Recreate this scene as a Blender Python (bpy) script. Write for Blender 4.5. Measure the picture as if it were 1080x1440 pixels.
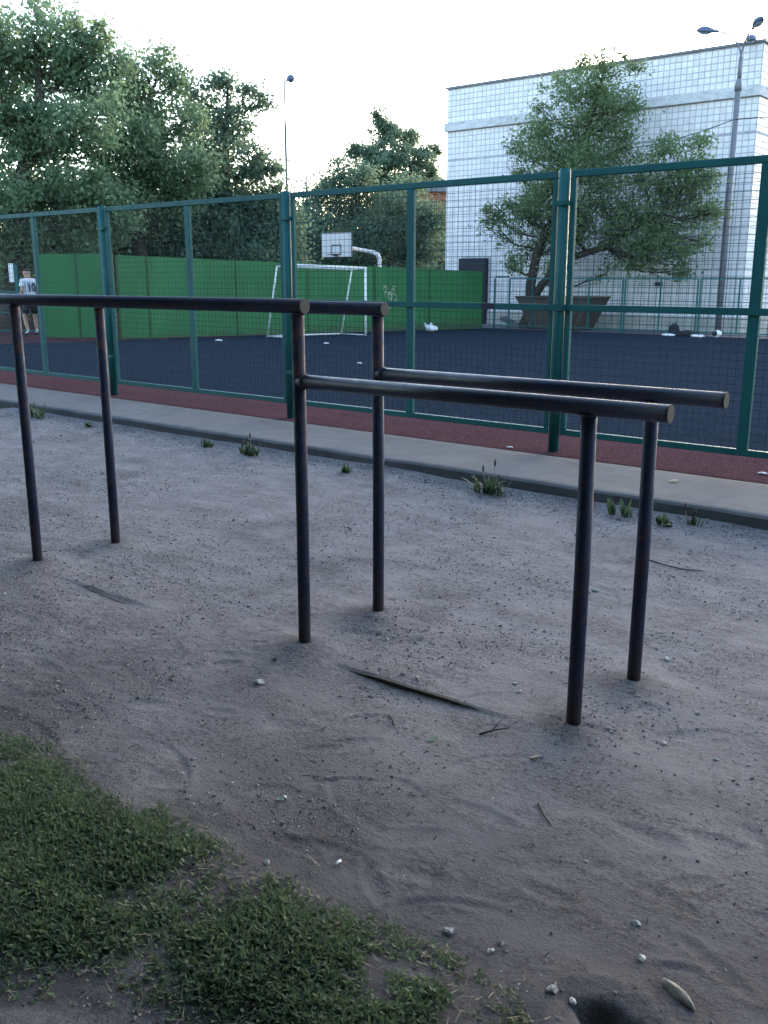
import bpy, bmesh, math, random
import numpy as np
from math import radians, sin, cos, pi, sqrt
from mathutils import Vector, Matrix

# ---------------------------------------------------------------- camera, sky, sun, exposure
scene = bpy.context.scene
for o in list(bpy.data.objects):
    bpy.data.objects.remove(o)
COL = scene.collection

cam_data = bpy.data.cameras.new('camera')
cam = bpy.data.objects.new('camera', cam_data)
COL.objects.link(cam)
cam.location = (0, 0, 1.6)
cam.rotation_euler = (radians(90 - 13.935), 0, radians(36.74))
cam_data.sensor_fit = 'VERTICAL'
cam_data.sensor_height = 24.0
cam_data.lens = 24.0 * 1326.0 / 1440.0
cam_data.clip_start = 0.05
cam_data.clip_end = 2000
scene.camera = cam

SUN_AZ = radians(-8)      # clockwise from +Y, ahead and to the right of the view
SUN_EL = radians(13)
world = bpy.data.worlds.new('World')
scene.world = world
world.use_nodes = True
wn = world.node_tree.nodes
wl = world.node_tree.links
wn.clear()
sky = wn.new('ShaderNodeTexSky')
sky.sky_type = 'NISHITA'
sky.sun_disc = False
sky.sun_elevation = SUN_EL
sky.sun_rotation = SUN_AZ
sky.altitude = 150
sky.air_density = 1.0
sky.dust_density = 1.5
sky.ozone_density = 1.3
bg = wn.new('ShaderNodeBackground')
bg.inputs['Strength'].default_value = 0.15
wo = wn.new('ShaderNodeOutputWorld')
wl.new(sky.outputs[0], bg.inputs['Color'])
wl.new(bg.outputs[0], wo.inputs['Surface'])

sd = bpy.data.lights.new('sun', 'SUN')
sd.energy = 0.12
sd.angle = radians(24)
sd.color = (1.0, 0.95, 0.9)
sun = bpy.data.objects.new('sun', sd)
COL.objects.link(sun)
sdir = Vector((sin(SUN_AZ) * cos(SUN_EL), cos(SUN_AZ) * cos(SUN_EL), sin(SUN_EL)))
sun.rotation_euler = sdir.to_track_quat('Z', 'Y').to_euler()
sun.location = sdir * 50

scene.view_settings.view_transform = 'Standard'
scene.view_settings.look = 'None'
scene.view_settings.exposure = 2.68
scene.view_settings.gamma = 1.0
scene.view_settings.use_curve_mapping = False

# ---------------------------------------------------------------- helpers
random.seed(4)
RNG = np.random.RandomState(11)


def tag(o, label=None, cat=None, group=None, kind=None):
    if label: o['label'] = label
    if cat: o['category'] = cat
    if group: o['group'] = group
    if kind: o['kind'] = kind
    return o


def empty(name, loc=(0, 0, 0), rz=0.0):
    o = bpy.data.objects.new(name, None)
    o.empty_display_size = 0.2
    COL.objects.link(o)
    o.location = loc
    o.rotation_euler = (0, 0, rz)
    return o


def link(name, me, mats, parent=None):
    o = bpy.data.objects.new(name, me)
    COL.objects.link(o)
    if parent: o.parent = parent
    if mats is not None:
        for m in (mats if isinstance(mats, (list, tuple)) else [mats]):
            me.materials.append(m)
    return o


def np_mesh(name, verts, faces, smooth=False, attr=None, attr_name='tint'):
    """verts (n,3); faces (m,k) all of one size"""
    verts = np.asarray(verts, dtype=np.float32)
    faces = np.asarray(faces, dtype=np.int32)
    me = bpy.data.meshes.new(name)
    k = faces.shape[1]
    me.vertices.add(len(verts))
    me.vertices.foreach_set('co', verts.ravel())
    me.loops.add(faces.size)
    me.loops.foreach_set('vertex_index', faces.ravel())
    me.polygons.add(len(faces))
    me.polygons.foreach_set('loop_start', np.arange(0, faces.size, k, dtype=np.int32))
    me.polygons.foreach_set('use_smooth', np.full(len(faces), smooth))
    if attr is not None:
        a = me.attributes.new(attr_name, 'FLOAT', 'POINT')
        a.data.foreach_set('value', np.asarray(attr, dtype=np.float32))
    me.update()
    me.validate()
    return me


class MB:
    """collects simple shapes into one mesh"""
    def __init__(self):
        self.bm = bmesh.new()

    def box(self, c, s, rot=None, bevel=0.0):
        m = Matrix.Translation(c)
        if rot is not None:
            m = m @ rot
        m = m @ Matrix.Diagonal((s[0], s[1], s[2], 1))
        r = bmesh.ops.create_cube(self.bm, size=1, matrix=m)
        if bevel > 0:
            es = set()
            for v in r['verts']:
                es.update(v.link_edges)
            bmesh.ops.bevel(self.bm, geom=list(es), offset=bevel, segments=1, affect='EDGES', profile=0.5)
        return self

    def tube(self, pts, radii, n=10, caps=True, smooth=True):
        pts = [Vector(p) for p in pts]
        if not isinstance(radii, (list, tuple)):
            radii = [radii] * len(pts)
        rings = []
        up = None
        for i, p in enumerate(pts):
            if i == 0: t = pts[1] - pts[0]
            elif i == len(pts) - 1: t = pts[-1] - pts[-2]
            else: t = (pts[i + 1] - pts[i]).normalized() + (pts[i] - pts[i - 1]).normalized()
            t.normalize()
            if up is None:
                ref = Vector((0, 0, 1)) if abs(t.z) < 0.9 else Vector((1, 0, 0))
                up = ref.cross(t).normalized()
            else:
                up = (up - t * up.dot(t)).normalized()
            b = t.cross(up)
            rings.append([self.bm.verts.new(p + (up * cos(2 * pi * k / n) + b * sin(2 * pi * k / n)) * radii[i]) for k in range(n)])
        for a, b in zip(rings, rings[1:]):
            for k in range(n):
                f = self.bm.faces.new((a[k], a[(k + 1) % n], b[(k + 1) % n], b[k]))
                f.smooth = smooth
        if caps:
            self.bm.faces.new(rings[0][::-1])
            self.bm.faces.new(rings[-1])
        return self

    def prism(self, prof, p0, p1, side, up):
        """profile (side, up) swept from p0 to p1"""
        p0, p1, side, up = map(Vector, (p0, p1, side, up))
        a = [self.bm.verts.new(p0 + side * x + up * y) for x, y in prof]
        b = [self.bm.verts.new(p1 + side * x + up * y) for x, y in prof]
        n = len(prof)
        for k in range(n):
            self.bm.faces.new((a[k], a[(k + 1) % n], b[(k + 1) % n], b[k]))
        self.bm.faces.new(a[::-1])
        self.bm.faces.new(b)
        return self

    def quad(self, *ps):
        self.bm.faces.new([self.bm.verts.new(p) for p in ps])
        return self

    def build(self, name, mats, parent=None):
        bmesh.ops.recalc_face_normals(self.bm, faces=self.bm.faces[:])
        me = bpy.data.meshes.new(name)
        self.bm.to_mesh(me)
        self.bm.free()
        return link(name, me, mats, parent)


# lattice value noise for terrain and scattering
_TAB = RNG.rand(256, 256)


def vnoise(x, y, seed=0):
    x = np.asarray(x, float) + seed * 17.31
    y = np.asarray(y, float) + seed * 9.77
    xi = np.floor(x).astype(int); yi = np.floor(y).astype(int)
    fx = x - xi; fy = y - yi
    fx = fx * fx * (3 - 2 * fx); fy = fy * fy * (3 - 2 * fy)
    a = _TAB[xi & 255, yi & 255]; b = _TAB[(xi + 1) & 255, yi & 255]
    c = _TAB[xi & 255, (yi + 1) & 255]; d = _TAB[(xi + 1) & 255, (yi + 1) & 255]
    return (a * (1 - fx) + b * fx) * (1 - fy) + (c * (1 - fx) + d * fx) * fy


def fbm(x, y, oct=4, seed=0):
    s = 0; a = 0.5; t = 0
    for k in range(oct):
        s = s + a * vnoise(x * 2 ** k, y * 2 ** k, seed + k); t += a; a *= 0.5
    return s / t - 0.5


# court frame: u along the fence, w away from the camera
OX, OY = -6.94, 7.62
ES = -0.047
EC = sqrt(1 - ES * ES)
COURT_RZ = math.asin(ES)


def W(u, w, z=0.0):
    return Vector((OX + u * EC - w * ES, OY + u * ES + w * EC, z))


def court_z(w):
    return 0.12 if w < 2.5 else 0.12 - 0.0213 * (w - 2.5)


# ---------------------------------------------------------------- materials
class NT:
    def __init__(self, name):
        self.m = bpy.data.materials.new(name)
        self.m.use_nodes = True
        self.t = self.m.node_tree
        self.n = self.t.nodes
        self.bsdf = self.n['Principled BSDF']
        self.out = self.n['Material Output']
        self.tc = self.n.new('ShaderNodeTexCoord')

    def node(self, typ, **kw):
        x = self.n.new(typ)
        for k, v in kw.items():
            setattr(x, k, v)
        return x

    def L(self, a, b):
        self.t.links.new(a, b)

    def coord(self, scale=(1, 1, 1), space='Object'):
        mp = self.node('ShaderNodeMapping')
        mp.inputs['Scale'].default_value = scale
        self.L(self.tc.outputs[space], mp.inputs['Vector'])
        return mp.outputs[0]

    def noise(self, scale, detail=4, rough=0.6, vec=None):
        x = self.node('ShaderNodeTexNoise')
        x.inputs['Scale'].default_value = scale
        x.inputs['Detail'].default_value = detail
        x.inputs['Roughness'].default_value = rough
        self.L(vec if vec is not None else self.tc.outputs['Object'], x.inputs['Vector'])
        return x.outputs['Fac']

    def voro(self, scale, vec=None, out='Distance', feature='F1'):
        x = self.node('ShaderNodeTexVoronoi', feature=feature)
        x.inputs['Scale'].default_value = scale
        self.L(vec if vec is not None else self.tc.outputs['Object'], x.inputs['Vector'])
        return x.outputs[out]

    def ramp(self, fac, stops):
        x = self.node('ShaderNodeValToRGB')
        r = x.color_ramp
        while len(r.elements) < len(stops):
            r.elements.new(0.5)
        for e, (p, c) in zip(r.elements, stops):
            e.position = p
            e.color = (*c, 1) if isinstance(c, (tuple, list)) else (c, c, c, 1)
        self.L(fac, x.inputs['Fac'])
        return x.outputs['Color']

    def mix(self, fac, a, b, mode='MIX'):
        x = self.node('ShaderNodeMix', data_type='RGBA', blend_type=mode)
        for k, v in ((0, fac), (6, a), (7, b)):
            if isinstance(v, (int, float)): x.inputs[k].default_value = v
            elif isinstance(v, tuple): x.inputs[k].default_value = (*v, 1)
            else: self.L(v, x.inputs[k])
        return x.outputs[2]

    def attr(self, name):
        x = self.node('ShaderNodeAttribute', attribute_name=name)
        return x.outputs['Fac']

    def math(self, op, a, b=0.0):
        x = self.node('ShaderNodeMath', operation=op)
        for k, v in ((0, a), (1, b)):
            if isinstance(v, (int, float)): x.inputs[k].default_value = v
            else: self.L(v, x.inputs[k])
        return x.outputs[0]

    def bump(self, h, strength=0.3, dist=0.01, normal=None):
        x = self.node('ShaderNodeBump')
        x.inputs['Strength'].default_value = strength
        x.inputs['Distance'].default_value = dist
        self.L(h, x.inputs['Height'])
        if normal is not None: self.L(normal, x.inputs['Normal'])
        self.L(x.outputs[0], self.bsdf.inputs['Normal'])
        return x.outputs[0]

    def done(self, color, rough=0.8, metal=0.0, spec=0.4):
        for k, v in (('Base Color', color), ('Roughness', rough), ('Metallic', metal), ('Specular IOR Level', spec)):
            s = self.bsdf.inputs[k]
            if isinstance(v, (int, float)): s.default_value = v
            elif isinstance(v, tuple): s.default_value = (*v, 1)
            else: self.L(v, s)
        return self.m


def simple(name, col, rough=0.7, var=0.25, scale=6, metal=0.0, bump=0.0, bscale=60, spec=0.4):
    t = NT(name)
    n = t.noise(scale, 5, 0.65)
    lo = tuple(c * (1 - var) for c in col); hi = tuple(min(1, c * (1 + var)) for c in col)
    c = t.ramp(n, [(0.3, lo), (0.7, hi)])
    if bump: t.bump(t.noise(bscale, 3), bump, 0.005)
    return t.done(c, rough, metal, spec)


def mat_dirt():
    t = NT('bare_dirt')
    big = t.noise(1.1, 5, 0.6)
    mid = t.noise(6, 7, 0.75)
    c = t.ramp(mid, [(0.3, (0.205, 0.184, 0.184)), (0.5, (0.245, 0.221, 0.220)), (0.7, (0.285, 0.259, 0.256))])
    c = t.mix(t.ramp(big, [(0.4, 0.0), (0.65, 0.6)]), c, (0.265, 0.239, 0.235))
    # trodden crumbly patches between smooth dusty ones
    sv = t.coord((1.0, 1.7, 1.0))
    patch = t.ramp(t.noise(2.6, 6, 0.7, sv), [(0.40, 0.12), (0.60, 1.0)])
    c = t.mix(t.math('MULTIPLY', patch, t.ramp(t.noise(38, 5, 0.75, sv), [(0.40, 0.85), (0.52, 0.0)])), c, (0.082, 0.069, 0.072))
    c = t.mix(t.math('MULTIPLY', patch, t.ramp(t.noise(110, 4, 0.75), [(0.38, 0.75), (0.5, 0.0)])), c, (0.075, 0.064, 0.064))
    c = t.mix(t.ramp(t.noise(260, 2, 0.6), [(0.34, 0.4), (0.5, 0.0)]), c, (0.09, 0.08, 0.08))
    sp = t.voro(130, out='Distance')
    spk = t.math('MULTIPLY', t.ramp(sp, [(0.08, 1.0), (0.16, 0.0)]), t.ramp(t.noise(14, 3), [(0.5, 0.0), (0.62, 0.8)]))
    c = t.mix(spk, c, (0.42, 0.39, 0.38))
    c = t.mix(t.ramp(t.noise(170, 3, 0.7), [(0.60, 0.0), (0.70, 0.55)]), c, (0.36, 0.335, 0.33))
    c = t.mix(t.attr('soil_shade'), c, (0.060, 0.053, 0.056))  # dark soil, plus shade painted on the near dirt and round the legs
    hgt = t.math('ADD', t.noise(95, 6, 0.8), t.math('MULTIPLY', t.math('MULTIPLY', patch, t.noise(60, 7, 0.85)), 1.2))
    t.bump(hgt, 0.8, 0.011)
    return t.done(c, 0.97, 0, 0.1)


def mat_concrete(name, col, stain=(0.2, 0.2, 0.2), amt=0.5, scale=3):
    t = NT(name)
    c = t.ramp(t.noise(scale, 6, 0.7), [(0.3, tuple(x * 0.8 for x in col)), (0.7, tuple(x * 1.12 for x in col))])
    c = t.mix(t.ramp(t.noise(scale * 2.3, 7, 0.75), [(0.5, 0.0), (0.72, amt)]), c, stain)
    c = t.mix(t.ramp(t.noise(160, 2), [(0.35, 0.35), (0.5, 0.0)]), c, tuple(x * 0.55 for x in col))
    t.bump(t.noise(90, 5, 0.7), 0.35, 0.006)
    return t.done(c, 0.92, 0, 0.2)


def mat_rubber(name, col, col2, scale=110):
    t = NT(name)
    v = t.voro(scale, out='Color')
    bw = t.node('ShaderNodeRGBToBW'); t.L(v, bw.inputs[0])
    c = t.ramp(bw.outputs[0], [(0.2, tuple(x * 0.55 for x in col)), (0.55, col), (0.85, col2)])
    c = t.mix(t.ramp(t.noise(0.9, 6, 0.7), [(0.45, 0.0), (0.75, 0.45)]), c, tuple(x * 1.5 for x in col))
    c = t.mix(t.ramp(t.noise(22, 5, 0.7), [(0.66, 0.0), (0.74, 0.5)]), c, tuple(min(1, x * 2.6 + 0.03) for x in col))
    t.bump(t.voro(scale), 0.5, 0.006)
    return t.done(c, 1.0, 0, 0.0)


def mat_teal():
    t = NT('teal_paint')
    c = t.ramp(t.noise(2.2, 5, 0.6), [(0.3, (0.006, 0.078, 0.080)), (0.7, (0.010, 0.108, 0.102))])
    c = t.mix(t.ramp(t.noise(38, 6, 0.75), [(0.62, 0.0), (0.72, 0.6)]), c, (0.03, 0.035, 0.03))
    t.bump(t.noise(120, 3), 0.12, 0.003)
    return t.done(c, t.ramp(t.noise(9, 3), [(0.3, 0.45), (0.7, 0.6)]), 0, 0.3)


def mat_bar(name, rust, r0=0.33, r1=0.5, spec=0.6):
    t = NT(name)
    c = t.ramp(t.noise(5, 5, 0.6), [(0.3, (0.006, 0.012, 0.036)), (0.7, (0.010, 0.019, 0.056))])
    wear = t.ramp(t.noise(24, 7, 0.75), [(0.57 - rust, 0.0), (0.68 - rust * 0.6, 0.85)])
    c = t.mix(wear, c, (0.055, 0.030, 0.022))
    c = t.mix(t.ramp(t.noise(120, 4, 0.7), [(0.63, 0.0), (0.7, 0.5)]), c, (0.10, 0.09, 0.085))
    # splashed dust near the foot of a leg
    sep = t.node('ShaderNodeSeparateXYZ'); t.L(t.tc.outputs['Object'], sep.inputs[0])
    foot = t.ramp(t.math('ADD', sep.outputs[2], t.math('MULTIPLY', t.noise(30, 4), 0.3)), [(0.14, 0.8), (0.42, 0.0)])
    c = t.mix(foot, c, (0.062, 0.045, 0.040))
    if rust > 0.05:      # bare rust on the stubs between low and high rail
        stub = t.ramp(t.math('MULTIPLY', sep.outputs[2], 0.5), [(0.595, 0.0), (0.61, 1.0), (0.725, 1.0), (0.735, 0.0)])
        c = t.mix(t.math('MULTIPLY', stub, t.ramp(t.noise(26, 6, 0.75), [(0.42, 0.0), (0.58, 0.8)])), c, (0.075, 0.034, 0.024))
    t.bump(t.noise(70, 5, 0.7), 0.25, 0.003)
    return t.done(c, t.ramp(t.noise(14, 5), [(0.3, r0), (0.7, r1)]), 0, spec)


def mat_green_wall():
    t = NT('green_sheet_paint')
    v = t.coord((1, 1, 0.25))
    c = t.ramp(t.noise(1.3, 6, 0.65, v), [(0.3, (0.021, 0.116, 0.038)), (0.7, (0.031, 0.160, 0.052))])
    c = t.mix(t.ramp(t.noise(9, 6, 0.75, v), [(0.6, 0.0), (0.76, 0.4)]), c, (0.05, 0.11, 0.05))
    oi = t.node('ShaderNodeObjectInfo')
    c = t.mix(1.0, c, t.ramp(oi.outputs['Random'], [(0.0, (0.84, 0.86, 0.84)), (1.0, (1.1, 1.06, 1.08))]), 'MULTIPLY')
    sep = t.node('ShaderNodeSeparateXYZ'); t.L(t.tc.outputs['Object'], sep.inputs[0])
    dirt = t.ramp(t.math('ADD', sep.outputs[2], t.math('MULTIPLY', t.noise(3.0, 6, 0.75), 0.9)), [(0.30, 0.7), (0.62, 0.0)])
    c = t.mix(dirt, c, (0.045, 0.05, 0.035))
    c = t.mix(t.ramp(t.noise(2.2, 7, 0.8, t.coord((5, 5, 0.35))), [(0.58, 0.0), (0.75, 0.35)]), c, (0.07, 0.12, 0.07))
    return t.done(c, 0.6, 0, 0.3)


def mat_tile():
    t = NT('white_tile')
    a = t.attr('tint')
    c = t.ramp(a, [(0.0, (0.69, 0.665, 0.685)), (0.5, (0.77, 0.74, 0.765)), (1.0, (0.81, 0.78, 0.80))])
    sep = t.node('ShaderNodeSeparateXYZ'); t.L(t.tc.outputs['Object'], sep.inputs[0])
    low = t.ramp(t.math('ADD', sep.outputs[2], t.math('MULTIPLY', t.noise(1.2, 5), 1.6)), [(0.15, 0.55), (0.32, 0.0)])
    c = t.mix(t.ramp(t.noise(2.0, 6, 0.7), [(0.58, 0.0), (0.78, 0.25)]), c, (0.42, 0.41, 0.38))
    return t.done(c, 0.45, 0, 0.4)


def mat_leaf(name, dark, light, trans=0.35):
    t = NT(name)
    a = t.attr('tint')
    c = t.ramp(a, [(0.0, dark), (1.0, light)])
    t.done(c, 0.55, 0, 0.3)
    tr = t.node('ShaderNodeBsdfTranslucent')
    t.L(t.mix(0.5, c, tuple(min(1, x * 1.6) for x in light)), tr.inputs['Color'])
    ms = t.node('ShaderNodeMixShader'); ms.inputs[0].default_value = trans
    t.L(t.bsdf.outputs[0], ms.inputs[1]); t.L(tr.outputs[0], ms.inputs[2])
    t.L(ms.outputs[0], t.out.inputs['Surface'])
    return t.m


def mat_gravel():
    t = NT('pebbles')
    c = t.ramp(t.attr('tint'), [(0.0, (0.06, 0.05, 0.045)), (0.55, (0.17, 0.155, 0.145)), (0.85, (0.25, 0.235, 0.22)), (1.0, (0.46, 0.44, 0.42))])
    return t.done(c, 0.9, 0, 0.2)


def mat_bark():
    t = NT('bark')
    v = t.coord((3, 3, 0.7))
    c = t.ramp(t.noise(9, 6, 0.75, v), [(0.3, (0.022, 0.018, 0.015)), (0.7, (0.085, 0.07, 0.06))])
    t.bump(t.noise(14, 5, 0.7, v), 0.7, 0.03)
    return t.done(c, 0.95, 0, 0.1)


def mat_ledge():
    t = NT('stained_concrete_band')
    v = t.coord((1, 1, 2.2))
    c = t.ramp(t.noise(3.2, 8, 0.8, v), [(0.30, (0.22, 0.215, 0.21)), (0.42, (0.46, 0.46, 0.47)), (0.55, (0.62, 0.62, 0.64))])
    return t.done(c, 0.9, 0, 0.2)


M = {}
M['dirt'] = mat_dirt()
M['ground'] = simple('rough_grass_ground', (0.06, 0.065, 0.04), 0.95, 0.4, 0.6)
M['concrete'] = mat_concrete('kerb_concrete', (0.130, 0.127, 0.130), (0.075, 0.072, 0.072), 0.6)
M['kerb_face'] = mat_concrete('dark_kerb_face', (0.075, 0.072, 0.072), (0.04, 0.036, 0.034), 0.6)  # darker concrete for the upright front of the kerb
M['red'] = mat_rubber('red_rubber', (0.080, 0.039, 0.043), (0.125, 0.072, 0.076))
M['black'] = mat_rubber('black_rubber', (0.0185, 0.0265, 0.0390), (0.042, 0.053, 0.069))
M['teal'] = mat_teal()
M['wire'] = simple('dark_wire', (0.010, 0.035, 0.04), 0.5, 0.2)
M['bar'] = mat_bar('dark_blue_pipe_paint', 0.035)
M['bar_rusty'] = mat_bar('rusty_pipe_paint', 0.06, 0.55, 0.75, 0.3)
M['bar_leg'] = mat_bar('dull_pipe_paint', 0.04, 0.5, 0.7, 0.3)
M['cap'] = simple('pipe_end_plate', (0.028, 0.025, 0.027), 0.6, 0.5, 40)
M['green'] = mat_green_wall()
M['green_dark'] = simple('dark_green_post_paint', (0.012, 0.05, 0.016), 0.5, 0.3)
M['white'] = simple('white_paint', (0.66, 0.66, 0.66), 0.5, 0.12, 8)
M['graffiti'] = simple('pale_spray_paint', (0.55, 0.55, 0.42), 0.7, 0.2)
M['tile'] = mat_tile()
M['mortar'] = simple('dark_mortar', (0.42, 0.42, 0.45), 0.9, 0.3, 4)
M['render'] = mat_concrete('stained_plinth_render', (0.42, 0.41, 0.38), (0.22, 0.2, 0.17), 0.6, 1.2)
M['ledge'] = mat_ledge()
M['flashing'] = simple('grey_flashing', (0.16, 0.17, 0.2), 0.5, 0.3, 2)
M['door'] = simple('navy_door_paint', (0.012, 0.014, 0.028), 0.5, 0.3)
M['pole'] = simple('grey_pole_metal', (0.15, 0.155, 0.175), 0.5, 0.2, 3)
M['lamp'] = simple('lamp_shell', (0.08, 0.11, 0.18), 0.45, 0.2)
M['glass'] = simple('lamp_glass', (0.25, 0.3, 0.38), 0.25, 0.1)
M['cable'] = simple('black_cable', (0.015, 0.015, 0.018), 0.6, 0.1)
M['bark'] = mat_bark()
M['leafA'] = mat_leaf('leaf_left', (0.066, 0.112, 0.068), (0.220, 0.310, 0.180), 0.6)
M['leafD'] = mat_leaf('leaf_far', (0.056, 0.098, 0.070), (0.165, 0.240, 0.160), 0.55)
M['leafF'] = mat_leaf('leaf_right', (0.062, 0.100, 0.052), (0.210, 0.285, 0.135), 0.55)
M['grass'] = mat_leaf('grass_leaf', (0.032, 0.062, 0.030), (0.150, 0.200, 0.100), 0.35)
M['weed'] = mat_leaf('weed_leaf', (0.028, 0.05, 0.022), (0.075, 0.115, 0.05), 0.3)
M['gravel'] = mat_gravel()
M['stone'] = simple('pale_stone', (0.40, 0.385, 0.37), 0.85, 0.3, 30, bump=0.4)
M['stone_grey'] = simple('grey_stone', (0.24, 0.23, 0.225), 0.9, 0.3, 30, bump=0.4)
M['wood'] = simple('weathered_wood', (0.21, 0.185, 0.15), 0.85, 0.35, 25, bump=0.4)
M['twig'] = simple('dark_twig', (0.045, 0.036, 0.03), 0.9, 0.3, 30)
M['deadleaf'] = simple('dry_leaf', (0.20, 0.165, 0.12), 0.8, 0.3, 30)
M['greenleaf'] = simple('fallen_green_leaf', (0.13, 0.19, 0.10), 0.7, 0.3, 30)
M['paper'] = simple('white_paper', (0.62, 0.61, 0.6), 0.8, 0.12, 20)
M['skip'] = mat_concrete('rusty_skip_paint', (0.085, 0.072, 0.062), (0.12, 0.06, 0.035), 0.7, 1.6)
M['bag_black'] = simple('black_cloth', (0.012, 0.012, 0.016), 0.85, 0.3)
M['bag_white'] = simple('white_plastic', (0.66, 0.64, 0.66), 0.45, 0.1)
M['skin'] = simple('skin', (0.42, 0.25, 0.18), 0.6, 0.1)
M['hair'] = simple('brown_hair', (0.06, 0.035, 0.02), 0.8, 0.3, 30)
M['shirt'] = simple('white_jersey', (0.62, 0.62, 0.66), 0.8, 0.08)
M['navy'] = simple('navy_print', (0.02, 0.03, 0.11), 0.8, 0.1)
M['shorts'] = simple('dark_shorts', (0.015, 0.016, 0.022), 0.85, 0.2)
M['brick'] = simple('orange_brick', (0.30, 0.13, 0.08), 0.9, 0.25, 3)
M['pane'] = simple('window_pane', (0.03, 0.04, 0.05), 0.15, 0.1)

# ---------------------------------------------------------------- setting: ground, dirt, kerb, courts
b = MB()
b.quad((-700, -700, -0.75), (700, -700, -0.75), (700, 900, -0.75), (-700, 900, -0.75))
tag(b.build('ground', M['ground']), kind='structure')

LEGS = [(-4.66, 2.945), (-2.64, 2.945), (-1.336, 2.945), (-4.62, 3.455), (-2.615, 3.455), (-1.315, 3.455)]
GRASS = [(-4.6, 1.30), (-4.08, 1.45), (-2.938, 1.642), (-2.769, 1.702), (-2.582, 1.686), (-2.423, 1.605), (-2.301, 1.59), (-2.077, 1.657), (-1.97, 1.619), (-1.845, 1.645), (-1.711, 1.598), (-1.546, 1.622), (-1.393, 1.591), (-1.227, 1.614), (-1.085, 1.626), (-0.964, 1.626), (-0.877, 1.608), (-0.82, 1.572), (-0.74, 1.40), (-0.702, 1.305), (-0.95, 1.2), (-1.304, 1.198), (-1.436, 1.151), (-1.579, 1.106), (-1.762, 1.025), (-1.83, 0.947), (-2.3, 0.80), (-4.6, 0.7)]
GP = np.array(GRASS)


def poly_dist(x, y, P):
    """signed distance to polygon, positive inside"""
    x = np.asarray(x, float); y = np.asarray(y, float)
    dmin = np.full(x.shape, 1e9); inside = np.zeros(x.shape, bool)
    n = len(P)
    for i in range(n):
        x1, y1 = P[i]; x2, y2 = P[(i + 1) % n]
        dx, dy = x2 - x1, y2 - y1
        t = np.clip(((x - x1) * dx + (y - y1) * dy) / (dx * dx + dy * dy), 0, 1)
        dmin = np.minimum(dmin, np.hypot(x - x1 - t * dx, y - y1 - t * dy))
        c = ((y1 > y) != (y2 > y)) & (x < (x2 - x1) * (y - y1) / (y2 - y1 + 1e-12) + x1)
        inside ^= c
    return np.where(inside, dmin, -dmin)


# scuffs and shoe prints: (x, y, angle, length, width, depth)
_r = np.random.RandomState(5)
PRINTS = []
for k in range(240):
    yy = 1.75 + 4.2 * _r.rand() ** 1.6
    xx = -0.35 - (1.2 + 1.35 * yy) * _r.rand()
    PRINTS.append((xx, yy, _r.normal(0.25, 0.6), _r.uniform(0.05, 0.14), _r.uniform(0.02, 0.045), _r.uniform(0.001, 0.0042)))


# curved scrape marks left by shoes
ARCS = []
for k in range(30):
    yy = 1.7 + 3.0 * _r.rand() ** 1.4
    xx = -0.35 - (0.8 + 1.2 * yy) * _r.rand()
    ARCS.append((xx, yy, _r.uniform(0.06, 0.4), _r.uniform(0, 2 * pi), _r.uniform(0.25, 0.8), _r.uniform(0.002, 0.0045), _r.uniform(0.007, 0.012)))


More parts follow.
